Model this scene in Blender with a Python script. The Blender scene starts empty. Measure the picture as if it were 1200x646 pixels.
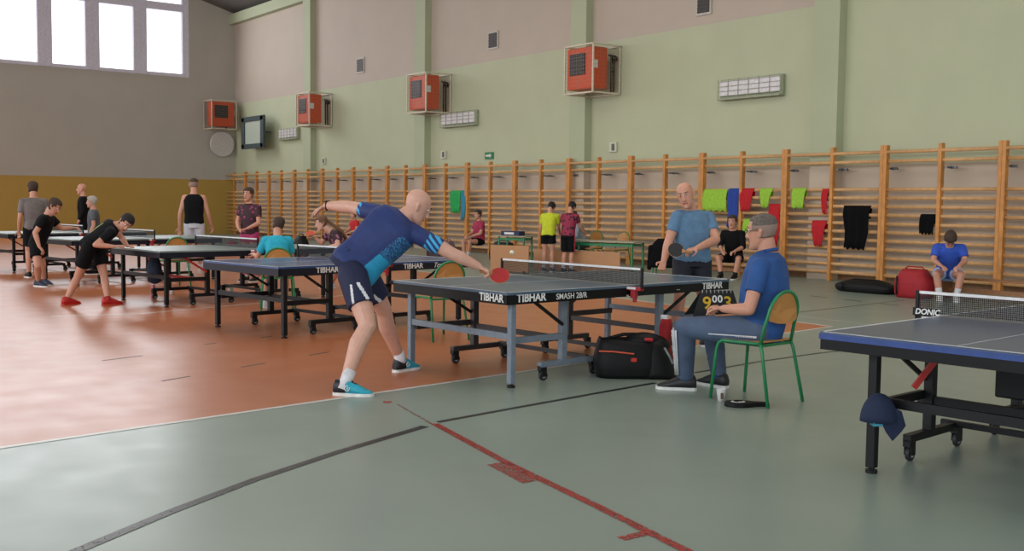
import bpy, math, random
import numpy as np
from mathutils import Vector, Matrix, Quaternion
random.seed(4)
C = bpy.context.scene.collection
V = Vector
# ------------------------------------------------------------------ camera
CAMLOC = V((0, 0, 1.45))
FX = 1248.184
FW = V((-0.79727705, 0.59973996, -0.06827356)); RT = V((0.60050019, 0.79954797, 0.01107093)); UP = V((-0.06122766, 0.03217169, 0.99760521))
cd = bpy.data.cameras.new('camera'); cam = bpy.data.objects.new('camera', cd); C.objects.link(cam)
cd.sensor_width = 36; cd.lens = FX / 1200 * 36; cd.clip_end = 200; cd.clip_start = .05
cam.matrix_world = Matrix(((RT.x, UP.x, -FW.x, CAMLOC.x), (RT.y, UP.y, -FW.y, CAMLOC.y), (RT.z, UP.z, -FW.z, CAMLOC.z), (0, 0, 0, 1)))
S = bpy.context.scene; S.camera = cam
# ------------------------------------------------------------------ world: bright overcast sky
w = bpy.data.worlds.new('sky'); S.world = w; w.use_nodes = True
w.node_tree.nodes['Background'].inputs[0].default_value = (.93, .96, 1.0, 1)
w.node_tree.nodes['Background'].inputs[1].default_value = 1.5
# ------------------------------------------------------------------ daylight through the windows of the hall's near side wall
def area(name, loc, rot, sx, sy, power, col):
    l = bpy.data.lights.new(name, 'AREA'); l.shape = 'RECTANGLE'; l.size = sx; l.size_y = sy; l.energy = power; l.color = col
    o = bpy.data.objects.new(name, l); C.objects.link(o); o.location = loc; o.rotation_euler = rot; return o
area('window_daylight', (-16, -9, 6.3), (math.radians(75), 0, 0), 44, 3.5, 1500, (.95, .97, 1))
area('end_window_daylight', (-43.0, 8, 8.0), (math.radians(80), 0, math.radians(-90)), 14, 3, 700, (.93, .96, 1))
area('ceiling_lamp_light', (-14, 8, 8.8), (0, 0, 0), 26, 8, 700, (1, .93, .84))
S.view_settings.view_transform = 'Standard'; S.view_settings.look = 'None'; S.view_settings.gamma = 1
S.view_settings.use_curve_mapping = False
S.view_settings.exposure = 0.3

# ------------------------------------------------------------------ helpers
def J(u, v, d):            # point d metres in front of the camera
    return CAMLOC + (FW + RT * ((u - 600) / FX) + UP * ((323 - v) / FX)) * d
def G(u, v, z=0.0):        # point where that view line meets height z
    r = FW + RT * ((u - 600) / FX) + UP * ((323 - v) / FX)
    return CAMLOC + r * ((z - CAMLOC.z) / r.z)
def lin(c): return c / 12.92 if c <= .04045 else ((c + .055) / 1.055) ** 2.4
def hexc(h): return tuple(lin(int(h[i:i + 2], 16) / 255) for i in (0, 2, 4)) + (1,)
MATS = {}
def mat(name, col, rough=.6, metal=0, vary=.12, scale=18, bump=0, spec=.5, coat=0, col2=None):
    if name in MATS: return MATS[name]
    m = bpy.data.materials.new(name); m.use_nodes = True; nt = m.node_tree; N = nt.nodes; L = nt.links
    b = N['Principled BSDF']; b.inputs['Roughness'].default_value = rough; b.inputs['Metallic'].default_value = metal
    b.inputs['Specular IOR Level'].default_value = spec; b.inputs['Coat Weight'].default_value = coat
    tc = N.new('ShaderNodeTexCoord'); no = N.new('ShaderNodeTexNoise'); no.inputs['Scale'].default_value = scale; no.inputs['Detail'].default_value = 4
    L.new(tc.outputs['Object'], no.inputs['Vector'])
    c = hexc(col); rm = N.new('ShaderNodeValToRGB'); e = rm.color_ramp.elements
    e[0].position = .3; e[1].position = .7
    e[0].color = tuple(x * (1 - vary) for x in c[:3]) + (1,); e[1].color = tuple(min(1, x * (1 + vary)) for x in c[:3]) + (1,)
    if col2: e[1].color = hexc(col2); e[0].color = c
    L.new(no.outputs['Fac'], rm.inputs['Fac']); L.new(rm.outputs['Color'], b.inputs['Base Color'])
    if bump:
        bp = N.new('ShaderNodeBump'); bp.inputs['Strength'].default_value = bump; bp.inputs['Distance'].default_value = .01
        L.new(no.outputs['Fac'], bp.inputs['Height']); L.new(bp.outputs['Normal'], b.inputs['Normal'])
    MATS[name] = m; return m

class MB:
    def __init__(s): s.v = []; s.f = []; s.m = []; s.mi = 0
    def add(s, vs, fs):
        o = len(s.v); s.v += [tuple(x) for x in vs]; s.f += [tuple(i + o for i in f) for f in fs]; s.m += [s.mi] * len(fs); return s
    def box(s, c, d, rz=0, M=None):
        x, y, z = d[0] / 2, d[1] / 2, d[2] / 2
        vs = [V((a * x, b * y, e * z)) for e in (-1, 1) for b in (-1, 1) for a in (-1, 1)]
        R = M or Matrix.Rotation(rz, 3, 'Z'); vs = [R @ q + V(c) for q in vs]
        return s.add(vs, [(0, 2, 3, 1), (4, 5, 7, 6), (0, 1, 5, 4), (2, 6, 7, 3), (0, 4, 6, 2), (1, 3, 7, 5)])
    def bar(s, a, b, wd, ht, up=(0, 0, 1)):
        a = V(a); b = V(b); t = (b - a).normalized(); u = V(up)
        if abs(t.dot(u)) > .98: u = V((1, 0, 0))
        sd = t.cross(u).normalized(); u = sd.cross(t)
        vs = [p + sd * (i * wd / 2) + u * (j * ht / 2) for p in (a, b) for i, j in ((-1, -1), (1, -1), (1, 1), (-1, 1))]
        return s.add(vs, [(0, 3, 2, 1), (4, 5, 6, 7), (0, 1, 5, 4), (1, 2, 6, 5), (2, 3, 7, 6), (3, 0, 4, 7)])
    def rings(s, R, close=True):
        n = len(R[0]); vs = [p for r in R for p in r]; fs = []
        for i in range(len(R) - 1):
            for j in range(n):
                k = (j + 1) % n; fs.append((i * n + j, i * n + k, (i + 1) * n + k, (i + 1) * n + j))
        if close: fs.append(tuple(range(n))[::-1]); fs.append(tuple((len(R) - 1) * n + j for j in range(n)))
        return s.add(vs, fs)
    def tube(s, pts, r, n=10, closed=False):
        pts = [V(p) for p in pts]; R = []; prev = None
        rr = r if isinstance(r, (list, tuple)) else [r] * len(pts)
        for i, p in enumerate(pts):
            t = ((pts[i + 1] - p) if i < len(pts) - 1 else (p - pts[i - 1])).normalized()
            if 0 < i < len(pts) - 1: t = ((p - pts[i - 1]).normalized() + t).normalized()
            if prev is None: a = t.orthogonal().normalized()
            else: a = (prev - t * prev.dot(t)).normalized()
            prev = a; b = t.cross(a)
            R.append([p + (a * math.cos(2 * math.pi * k / n) + b * math.sin(2 * math.pi * k / n)) * rr[i] for k in range(n)])
        return s.rings(R)
    def seg(s, a, b, ra, rb, n=14, flat=False):
        a = V(a); b = V(b); t = (b - a)
        if t.length < 1e-5: t = V((0, 0, 1))
        t.normalize(); x = t.orthogonal().normalized(); y = t.cross(x); prof = []
        if flat: prof = [(a, ra), (b, rb)]
        else:
            for k in (80, 55, 30): prof.append((a - t * ra * math.sin(math.radians(k)), ra * math.cos(math.radians(k))))
            prof += [(a, ra), (b, rb)]
            for k in (30, 55, 80): prof.append((b + t * rb * math.sin(math.radians(k)), rb * math.cos(math.radians(k))))
        return s.rings([[p + (x * math.cos(2 * math.pi * k / n) + y * math.sin(2 * math.pi * k / n)) * r for k in range(n)] for p, r in prof])
    def loft(s, cs, sides, a, b, n=24, pw=2.3, flat=True):
        R = []; cs = [V(c) for c in cs]
        for i, c in enumerate(cs):
            t = (cs[min(i + 1, len(cs) - 1)] - cs[max(i - 1, 0)]).normalized()
            sd = (V(sides[i]) - t * t.dot(V(sides[i]))).normalized(); dp = t.cross(sd)
            ring = []
            for k in range(n):
                th = 2 * math.pi * k / n; cx, sx = math.cos(th), math.sin(th)
                ring.append(c + sd * a[i] * math.copysign(abs(cx) ** (2 / pw), cx) + dp * b[i] * math.copysign(abs(sx) ** (2 / pw), sx))
            R.append(ring)
        return s.rings(R)
    def ball(s, c, r, n=12, sc=(1, 1, 1), M=None):
        c = V(c); R = []
        for i in range(1, n // 2 + 3):
            ph = math.pi * i / (n // 2 + 3) - math.pi / 2
            ring = [V((math.cos(ph) * math.cos(2 * math.pi * k / n) * sc[0], math.cos(ph) * math.sin(2 * math.pi * k / n) * sc[1], math.sin(ph) * sc[2])) * r for k in range(n)]
            R.append([(M @ q if M else q) + c for q in ring])
        return s.rings(R)
    def cyl(s, a, b, r, n=20): return s.tube([a, b], r, n)
    def poly(s, pts, nrm, th):     # a flat outline given its own thickness
        pts = [V(p) for p in pts]; o = V(nrm).normalized() * th; n = len(pts)
        return s.rings([[p for p in pts], [p + o for p in pts]])

def finish(name, me, mats, parent, smooth, bevel=0, org=None):
    ob = bpy.data.objects.new(name, me); C.objects.link(ob)
    for m in (mats if isinstance(mats, (list, tuple)) else [mats]):
        if m: me.materials.append(m)
    if smooth:
        me.polygons.foreach_set('use_smooth', [True] * len(me.polygons))
    if bevel:
        bv = ob.modifiers.new('b', 'BEVEL'); bv.width = bevel; bv.segments = 2; bv.limit_method = 'ANGLE'
    if parent: ob.parent = parent
    return ob
def build(name, mb, mats, parent=None, smooth=False, bevel=0, org=None):
    o = org or V((0, 0, 0)); me = bpy.data.meshes.new(name)
    me.from_pydata([(v[0] - o[0], v[1] - o[1], v[2] - o[2]) for v in mb.v], [], mb.f)
    ms = mats if isinstance(mats, (list, tuple)) else [mats]
    me.polygons.foreach_set('material_index', [min(i, len(ms) - 1) for i in mb.m]); me.update()
    import bmesh
    bm = bmesh.new(); bm.from_mesh(me); bmesh.ops.recalc_face_normals(bm, faces=bm.faces); bm.to_mesh(me); bm.free()
    return finish(name, me, ms, parent, smooth, bevel)
def remesh(name, mb, mats, parent, org, voxel, smooth=4, pick=None):
    me = bpy.data.meshes.new('t'); me.from_pydata([tuple(V(v) - org) for v in mb.v], [], mb.f); me.update()
    import bmesh
    bm = bmesh.new(); bm.from_mesh(me); bmesh.ops.recalc_face_normals(bm, faces=bm.faces); bm.to_mesh(me); bm.free()
    t = bpy.data.objects.new('t', me); C.objects.link(t)
    r = t.modifiers.new('r', 'REMESH'); r.mode = 'VOXEL'; r.voxel_size = voxel
    if smooth:
        s = t.modifiers.new('s', 'SMOOTH'); s.iterations = smooth; s.factor = .5
    dg = bpy.context.evaluated_depsgraph_get(); dg.update()
    out = bpy.data.meshes.new_from_object(t.evaluated_get(dg)); out.name = name
    bpy.data.objects.remove(t); bpy.data.meshes.remove(me)
    out.materials.clear()
    ob = finish(name, out, mats, parent, True)
    if pick:
        out.polygons.foreach_set('material_index', [pick(p.center + org) for p in out.polygons])
    return ob
def root(name, label, cat, loc, rz=0, group=None):
    o = bpy.data.objects.new(name, None); C.objects.link(o); o.location = loc; o.rotation_euler = (0, 0, rz); o.empty_display_size = .1
    return tag(o, label, cat, group)
def tag(o, label, cat, group=None, kind=None):
    if label: o['label'] = label
    if cat: o['category'] = cat
    if group: o['group'] = group
    if kind: o['kind'] = kind
    return o
def struct(o, label=None):
    o['kind'] = 'structure'
    if label: o['label'] = label
    return o
def dup(r, loc, rz=None, label=None, group=None):
    kids = KIDS.setdefault(r.name, None)
    c = r.copy(); C.objects.link(c); c.location = loc
    if rz is not None: c.rotation_euler = (0, 0, rz)
    if label: c['label'] = label
    if group: c['group'] = group
    for k in list(r.children):
        d = k.copy(); C.objects.link(d); d.parent = c
        for g in list(k.children):
            e = g.copy(); C.objects.link(e); e.parent = d
    return c
KIDS = {}
def text(name, s, size, org, xd, up, m, parent, bold=.0, shear=0, porg=None, label=None, align='LEFT', thick=.001):
    cu = bpy.data.curves.new(name, 'FONT'); cu.body = s; cu.size = size; cu.offset = bold; cu.extrude = thick / 2; cu.shear = shear; cu.align_x = align
    t = bpy.data.objects.new('t', cu); C.objects.link(t)
    dg = bpy.context.evaluated_depsgraph_get(); dg.update()
    me = bpy.data.meshes.new_from_object(t.evaluated_get(dg)); bpy.data.objects.remove(t)
    xd = V(xd).normalized(); up = V(up).normalized(); zd = xd.cross(up)
    M = Matrix(((xd.x, up.x, zd.x, org[0]), (xd.y, up.y, zd.y, org[1]), (xd.z, up.z, zd.z, org[2]), (0, 0, 0, 1)))
    if porg: M = Matrix.Translation(-V(porg)) @ M
    me.transform(M); me.materials.clear()
    ob = finish(name, me, m, parent, False)
    if label: ob['label'] = label
    return ob

# ------------------------------------------------------------------ materials of the hall
def wall_mat(name, bands):      # painted bands: list of (height, colour) from the floor up
    m = bpy.data.materials.new(name); m.use_nodes = True; N = m.node_tree.nodes; L = m.node_tree.links; b = N['Principled BSDF']
    b.inputs['Roughness'].default_value = .7
    g = N.new('ShaderNodeNewGeometry'); sp = N.new('ShaderNodeSeparateXYZ'); L.new(g.outputs['Position'], sp.inputs[0])
    no = N.new('ShaderNodeTexNoise'); no.inputs['Scale'].default_value = 1.3; no.inputs['Detail'].default_value = 6; L.new(g.outputs['Position'], no.inputs['Vector'])
    cur = None
    for i, (h, c) in enumerate(bands):
        if cur is None:
            rgb = N.new('ShaderNodeRGB'); rgb.outputs[0].default_value = hexc(c); cur = rgb.outputs[0]; continue
        gt = N.new('ShaderNodeMath'); gt.operation = 'GREATER_THAN'; L.new(sp.outputs['Z'], gt.inputs[0]); gt.inputs[1].default_value = h
        mx = N.new('ShaderNodeMix'); mx.data_type = 'RGBA'; L.new(gt.outputs[0], mx.inputs['Factor']); L.new(cur, mx.inputs['A']); mx.inputs['B'].default_value = hexc(c); cur = mx.outputs['Result']
    hs = N.new('ShaderNodeHueSaturation'); mr = N.new('ShaderNodeMapRange'); mr.inputs['To Min'].default_value = .93; mr.inputs['To Max'].default_value = 1.07
    L.new(no.outputs['Fac'], mr.inputs['Value']); L.new(mr.outputs[0], hs.inputs['Value']); L.new(cur, hs.inputs['Color']); L.new(hs.outputs[0], b.inputs['Base Color'])
    bk = N.new('ShaderNodeTexBrick'); bk.inputs['Scale'].default_value = 1; bk.inputs['Brick Width'].default_value = .5; bk.inputs['Row Height'].default_value = .25; bk.inputs['Mortar Size'].default_value = .008
    bk.inputs['Color1'].default_value = bk.inputs['Color2'].default_value = (1, 1, 1, 1); bk.inputs['Mortar'].default_value = (.6, .6, .6, 1)
    sx = N.new('ShaderNodeCombineXYZ'); ad = N.new('ShaderNodeMath'); ad.operation = 'ADD'; L.new(sp.outputs['X'], ad.inputs[0]); L.new(sp.outputs['Y'], ad.inputs[1]); L.new(ad.outputs[0], sx.inputs['X']); L.new(sp.outputs['Z'], sx.inputs['Y'])
    L.new(sx.outputs[0], bk.inputs['Vector']); bp = N.new('ShaderNodeBump'); bp.inputs['Strength'].default_value = .12; bp.inputs['Distance'].default_value = .01
    L.new(bk.outputs['Color'], bp.inputs['Height']); L.new(bp.outputs['Normal'], b.inputs['Normal'])
    return m
BEIGE = 'b6a899'; GREEN = 'b3b798'; LOW = 'bcab98'
WM = wall_mat('painted_block_wall', [(0, LOW), (2.25, GREEN), (5.45, BEIGE), (8.75, GREEN)])
PM = wall_mat('pilaster_paint', [(0, LOW), (2.25, 'aab091')])
EM = wall_mat('end_wall_paint', [(0, 'b08f42'), (2.27, 'b0aa9e')])
CEIL = mat('ceiling_panel', '5a5652', .8)
def floor_mat(name, col, rough=.3, vary=.05):
    m = mat(name, col, rough, vary=vary, scale=.8); N = m.node_tree.nodes; L = m.node_tree.links; b = N['Principled BSDF']
    no = N.new('ShaderNodeTexNoise'); no.inputs['Scale'].default_value = 3; no.inputs['Detail'].default_value = 8
    g = N.new('ShaderNodeNewGeometry'); L.new(g.outputs['Position'], no.inputs['Vector'])
    mr = N.new('ShaderNodeMapRange'); mr.inputs['To Min'].default_value = rough - .06; mr.inputs['To Max'].default_value = rough + .1
    L.new(no.outputs['Fac'], mr.inputs['Value']); L.new(mr.outputs[0], b.inputs['Roughness'])
    return m
FLG = floor_mat('green_sports_floor', '87958a'); FLO = floor_mat('orange_sports_floor', 'b56a41')
def worn(name, col, amt):
    m = mat(name, col, .35); N = m.node_tree.nodes; L = m.node_tree.links; b = N['Principled BSDF']
    no = N.new('ShaderNodeTexNoise'); no.inputs['Scale'].default_value = 55; no.inputs['Detail'].default_value = 6
    g = N.new('ShaderNodeNewGeometry'); L.new(g.outputs['Position'], no.inputs['Vector'])
    r = N.new('ShaderNodeValToRGB'); r.color_ramp.elements[0].position = amt; r.color_ramp.elements[1].position = amt + .06
    L.new(no.outputs['Fac'], r.inputs['Fac']); L.new(r.outputs['Color'], b.inputs['Alpha']); return m
LW = mat('white_floor_paint', 'c9c8c0', .35); LR = worn('worn_red_floor_paint', 'a03028', .42); LRs = worn('very_worn_red_paint', '8f4238', .52); LB = worn('worn_black_floor_paint', '26282a', .36); LRh = worn('scuffed_red_paint', '9a443a', .45)

# ------------------------------------------------------------------ room shell
XE = -43.3; YW = 17.85
mb = MB(); mb.box(((XE + 14) / 2 - .1, 1.5, -.1), (14 - XE + .4, 33, .2)); struct(build('floor', mb, FLG))
mb = MB()   # orange court, a thin poured layer
k1, k2, k3 = V((-6.38, -.6, 0)), V((-7.89, 10.77, 0)), V((-14.3, 11.1, 0))
dirw = (k3 - k2).normalized()
far = k2 + dirw * 40; pts = [k1, k2, V((XE, far.y + 1.2, 0)), V((XE, -8, 0)), V((-5.4, -8, 0))]
mb.poly([p + V((0, 0, .0002)) for p in pts], (0, 0, 1), .0012); struct(build('trim_1', mb, FLO))
def fline(pts, wd, m, name, z=.0016, dash=None):
    mb = MB(); pts = [V(p) for p in pts]
    def quad(a, b):
        t = (b - a).normalized(); s = V((-t.y, t.x, 0)) * wd / 2; up = V((0, 0, z))
        vs = [a - s + up, b - s + up, b + s + up, a + s + up]; mb.add([q for q in vs] + [q + V((0, 0, .0008)) for q in vs], [(0, 3, 2, 1), (4, 5, 6, 7), (0, 1, 5, 4), (1, 2, 6, 5), (2, 3, 7, 6), (3, 0, 4, 7)])
    for a, b in zip(pts[:-1], pts[1:]):
        if dash:
            n = max(1, int((b - a).length / (dash[0] + dash[1]))); st = (b - a) / n; fr = dash[0] / (dash[0] + dash[1])
            for i in range(n): quad(a + st * i, a + st * (i + fr))
        else: quad(a, b)
    return struct(build(name, mb, m))
fline([k1, k2], .05, LW, 'trim_2'); fline([k2, V((XE, far.y + 1.2, 0))], .05, LW, 'trim_3')
fline([G(60, 371), G(164, 368), G(286, 357), G(440, 343)], .05, LW, 'trim_4')
arc = [G(*q) for q in ((60, 660), (90, 646), (200, 600), (300, 562), (400, 529), (498, 500))]
fline(arc, .06, LB, 'trim_5')
fline([G(*q) for q in ((513, 495), (600, 479), (700, 461), (768, 449))], .045, LB, 'trim_6')
fline([G(*q) for q in ((815, 437), (890, 424), (960, 414), (1040, 406))], .035, LB, 'trim_7')
fline([G(*q) for q in ((509, 497), (600, 546), (700, 594), (812, 650))], .052, LR, 'trim_8', z=.0026)
fline([G(*q) for q in ((466, 474), (507, 498))], .02, LRs, 'trim_9')
mb = MB(); q = [G(571, 545), G(594, 541), G(634, 563), G(612, 567)]; mb.poly([p + V((0, 0, .0016)) for p in q], (0, 0, 1), .0008); struct(build('trim_10', mb, LRh))
fline([G(728, 632), G(758, 625)], .055, LR, 'trim_11'); fline([G(449, 471.5), G(459, 471.5)], .06, mat('red_floor_mark', '96342c', .4), 'trim_12')
DK = mat('dark_floor_dash', '3f3a36', .5)
fline([G(190, 447), G(430, 405)], .03, DK, 'trim_13', dash=(.25, .5)); fline([G(120, 423), G(290, 402)], .03, DK, 'trim_14', dash=(.3, .9))
fline([G(950, 347), G(1180, 372)], .03, DK, 'trim_15', dash=(.35, .35)); fline([G(885, 372), G(1060, 352)], .02, DK, 'trim_16')
fline([G(900, 367), G(1060, 385)], .02, LW, 'trim_17')
fline([G(240, 404), G(420, 382)], .03, DK, 'trim_18', dash=(.12, .5))

mb = MB(); mb.box(((XE + 14) / 2, YW + .15, 4.6), (14 - XE + .6, .3, 9.2)); struct(build('wall_back', mb, WM))
# end wall with real openings for the high windows
mb = MB()
def ez(y): return 9.15 + (17.85 - y) * .28
Y0, Y1, ZB = -15, YW, 6.42
for (ya, yb) in ((-15, -11.0), (15.89, YW)):
    mb.add([(XE - .4, ya, 0), (XE, ya, 0), (XE, yb, 0), (XE - .4, yb, 0), (XE - .4, ya, ez(ya) + 1), (XE, ya, ez(ya) + 1), (XE, yb, ez(yb) + 1), (XE - .4, yb, ez(yb) + 1)], [(0, 3, 2, 1), (4, 5, 6, 7), (0, 1, 5, 4), (1, 2, 6, 5), (2, 3, 7, 6), (3, 0, 4, 7)])
mb.box((XE - .2, 2.445, ZB / 2), (.4, 26.89, ZB)); mb.box((XE - .2, 2.445, 14), (.4, 26.89, 3.2))
struct(build('wall_left', mb, EM))
FRM = mat('pale_window_frame', 'd6d2de', .5)
GL = bpy.data.materials.new('window_glass'); GL.use_nodes = True; N = GL.node_tree.nodes; L = GL.node_tree.links
tr = N.new('ShaderNodeBsdfTransparent'); gl = N.new('ShaderNodeBsdfGlossy'); gl.inputs['Roughness'].default_value = .05; mx = N.new('ShaderNodeMixShader'); mx.inputs[0].default_value = .06
L.new(tr.outputs[0], mx.inputs[1]); L.new(gl.outputs[0], mx.inputs[2]); L.new(mx.outputs[0], N['Material Output'].inputs[0])
edges = [15.89, 13.92, 12.08, 10.33, 8.5, 6.7, 4.9, 3.1]
for i in range(7):
    yb, ya = edges[i], edges[i + 1]
    r = root('window_%d' % (i + 1), None, None, (XE, (ya + yb) / 2, ZB)); struct(r)
    h = yb - ya; o = V((XE, (ya + yb) / 2, ZB)); f = MB()
    f.box((XE - .12, yb - .131, ZB + 2.99), (.2, .258, 5.96)); f.box((XE - .12, ya + .131, ZB + 2.99), (.2, .258, 5.96)); f.box((XE - .12, (ya + yb) / 2, ZB + .06), (.18, h - .5, .14)); f.box((XE - .12, (ya + yb) / 2, 9.2), (.18, h - .5, .3))
    build('window_frame', f, FRM, r, org=o); g = MB(); g.box((XE - .14, (ya + yb) / 2, ZB + 3), (.01, h - .5, 5.9)); build('window_glass', g, GL, r, org=o)
# remaining end wall beyond the windows
mb = MB(); mb.box((XE - .2, -4, 9.5), (.4, 14, 6.2)); struct(build('wall_front', mb, EM))
# ceiling rising from the eaves, with roof beams
mb = MB(); x0, x1 = XE - .4, 14
mb.add([(x0, YW + .3, 9.15), (x1, YW + .3, 9.15), (x1, 3, ez(3)), (x0, 3, ez(3)), (x1, -12, 9.15), (x0, -12, 9.15)] + [(x0, YW + .3, 9.35), (x1, YW + .3, 9.35), (x1, 3, ez(3) + .2), (x0, 3, ez(3) + .2), (x1, -12, 9.35), (x0, -12, 9.35)],
       [(0, 1, 2, 3), (3, 2, 4, 5), (6, 9, 8, 7), (9, 11, 10, 8), (0, 6, 7, 1), (5, 4, 10, 11)]); struct(build('ceiling', mb, CEIL))
# pilasters
for i, x in enumerate((-36.08, -28.28, -20.76, -13.25, -5.9)):
    mb = MB(); mb.box((x, YW - .11, 4.6), (.6, .24, 9.2)); struct(build('trim_%d' % (20 + i), mb, PM))
mb = MB(); mb.box(((XE + 14) / 2, YW - .12, 8.95), (14 - XE, .26, .4)); struct(build('trim_26', mb, PM))
mb = MB(); mb.box(((XE + 14) / 2, YW - .02, .06), (14 - XE, .03, .12)); struct(build('baseboard_back', mb, mat('brown_skirting', '7c5a3c')))

# ------------------------------------------------------------------ wall bars
BW = 1.13775; BX = -9.461; BY = 17.457; BH = 2.587
WD = mat('pine_upright', 'c2823c', .45, vary=.18, scale=6); WR = mat('pine_rung', 'c69763', .45, vary=.12, scale=9); GM = mat('grey_steel', '6d7072', .4, metal=.6)
RZ = [2.46, 2.29, 1.77, 1.61, 1.45, 1.29, 1.13, .97, .81, .65, .49, .33, .17]
lad = root('wall_bars_ladder', 'section of pine wall bars standing against the long green and beige wall', 'wall bars', (BX, BY, 0), 0, 'wall bars sections along the hall')
for dx in (-.035, -BW, -2 * BW + .035):
    mb = MB(); mb.box((dx, 0, BH / 2), (.068, .11, BH)); build('upright', mb, WD, lad, bevel=.006)
for z in RZ:
    mb = MB(); fy = -.035 if z > 2.4 else .0
    mb.loft([(-.01, fy, z), (-2 * BW + .01, fy, z)], [(0, 0, 1)] * 2, [.032] * 2, [.019] * 2, n=12); build('rung', mb, WR, lad, smooth=True)
for dx in (-.02 + .06, -BW + .09):
    mb = MB(); mb.box((dx, .17, 2.16), (.05, .34, .03)); mb.box((dx + .06, .16, 2.16), (.12, .03, .05)); build('bracket', mb, GM, lad)
lad['label'] = 'wall bars section with the small black cap, behind the player in bright blue'
BARL = {-1: 'wall bars section at the end past the player in bright blue', 1: 'wall bars section with the big black jacket hung on it', 2: 'wall bars section with the wide lime cloth and the dark blue towel',
        3: 'wall bars section behind the bald man in steel blue', 4: 'wall bars section behind the chairs of the green desk', 5: 'wall bars section behind the two children at the desk', 6: 'wall bars section behind the small desk with a blue box',
        10: 'wall bars section behind the navy player\'s outstretched wrist and the ponytail girl', 11: 'wall bars section between the ponytail girl and the boy in turquoise', 12: 'wall bars section rising over the head of the boy in turquoise',
        13: 'wall bars section just beside the person in maroon and black', 14: 'last wall bars section in the hall corner by the mustard wall',
        7: 'wall bars section with the bright green and teal towels', 8: 'wall bars section directly behind the head of the bald player in navy', 9: 'wall bars section just past the bald player\'s head, above his shoulder'}
for k in range(-1, 15):
    if k == 0: continue
    dup(lad, (BX - 2 * BW * k, BY, 0), label=BARL.get(k, 'far section of wall bars between the navy player\'s arm and the hall corner'))

# ------------------------------------------------------------------ fittings on the wall
CRM = mat('cream_cage_paint', 'c9bfa8', .5); ORG = mat('orange_heater_paint', 'c8481a', .5); BLK = mat('black_plastic', '0d0e10', .5, spec=.3); DGR = mat('dark_grille', '26282c', .5); WHT = mat('white_plastic', 'd8d8d4', .5)
def heater(loc, rz, label):
    r = root('unit_heater', label, 'heater', loc, rz, 'caged orange heaters high on the walls')
    W_, D_, H_ = 1.05, .88, 1.15
    b = MB(); b.box((-.02, -.60, .6), (.96, .46, 1.0)); build('heater_body', b, ORG, r, bevel=.03)
    b = MB(); b.box((-.1, -.835, .7), (.56, .02, .52))
    for i in range(7): b.box((-.1, -.85, .49 + i * .07), (.54, .02, .03))
    build('grille', b, DGR, r)
    b = MB(); b.box((.465, -.76, .68), (.01, .17, .2)); build('rating_plate', b, WHT, r)
    fr = MB(); t = .035
    for x in (-W_ / 2, W_ / 2):
        for y in (-.02, -D_):
            fr.box((x, y, H_ / 2), (t, t, H_))
        for z in (0, H_): fr.box((x, -D_ / 2, z), (t, D_, t))
    for z in (0, H_):
        for y in (-.02, -D_): fr.box((0, y, z), (W_, t, t))
    build('cage_frame', fr, CRM, r)
    cg = MB(); n = 12
    for i in range(1, n):
        x = -W_ / 2 + W_ * i / n; cg.box((x, -D_, H_ / 2), (.004, .004, H_)); cg.box((x, -D_ / 2, 0), (.004, D_, .004))
        y = -D_ * i / n; cg.box((W_ / 2, y, H_ / 2), (.004, .004, H_)); cg.box((-W_ / 2, y, H_ / 2), (.004, .004, H_))
        z = H_ * i / n; cg.box((0, -D_, z), (W_, .004, .004)); cg.box((W_ / 2, -D_ / 2, z), (.004, D_, .004)); cg.box((-W_ / 2, -D_ / 2, z), (.004, D_, .004)); cg.box((0, -D_ / 2 * 1, 0 + 0 * z), (W_, .004, .004))
    build('cage_wires', cg, mat('cage_wire', '9a806c', .5), r)
    p = MB()
    for y0 in (-.12, -.2): p.tube([(.3, y0 + .02, .95), (.42, y0, .9), (.42, y0, .3), (.38, y0 + .03, .05)], .024, 8)
    p.tube([(.4, -.12, .55), (.3, -.05, .55)], .02, 8); p.ball((.4, -.1, .85), .09); build('pipework', p, BLK, r, smooth=True)
    return r
heater((-19.92, YW - .03, 4.12), 0, 'orange heater in a cream cage, largest of the row on the long wall')
heater((-27.35, YW - .03, 4.1), 0, 'orange heater in a cream cage, second along from the largest one')
heater((-35.0, YW - .03, 4.1), 0, 'orange heater in a cream cage, third along, above the far wall bars')
heater((XE + .03, 17.0, 4.35), math.radians(90), 'orange heater in a dark cage on the far end wall by the corner')
def flood(x0, x1, z0, z1, label):
    o = V(((x0 + x1) / 2, YW, z0)); r = root('wall_lamp', label, 'lamp', o, 0, 'long caged lamps on the back wall'); w_ = x1 - x0; h_ = z1 - z0
    b = MB(); b.box((0, -.05, h_ / 2), (w_, .1, h_)); build('lamp_housing', b, mat('lamp_housing_green', '97a083'), r, bevel=.02)
    b = MB(); b.box((0, -.12, h_ / 2 + .03), (w_ - .06, .06, h_ - .12)); build('lamp_diffuser', b, mat('lamp_diffuser_white', 'd3cfd0', .4), r, bevel=.02)
    b = MB()
    for i in range(4): b.box((0, -.165, .09 + (h_ - .14) * i / 3), (w_, .01, .012))
    for i in range(7): b.box((-w_ / 2 + w_ * i / 6, -.165, h_ / 2), (.01, .01, h_))
    b.box((0, -.13, .02), (w_, .12, .03)); build('wire_guard', b, mat('guard_wire', '9a9a86'), r)
    return r
flood(-16.1, -14.4, 3.72, 4.17, 'long white caged lamp nearest the tall pilaster on the green wall')
flood(-27.2, -25.4, 3.67, 4.12, 'long white caged lamp below and beside the second heater')
flood(-38.7, -37.1, 3.75, 4.2, 'long pale caged lamp near the corner beside the backboard')
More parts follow.
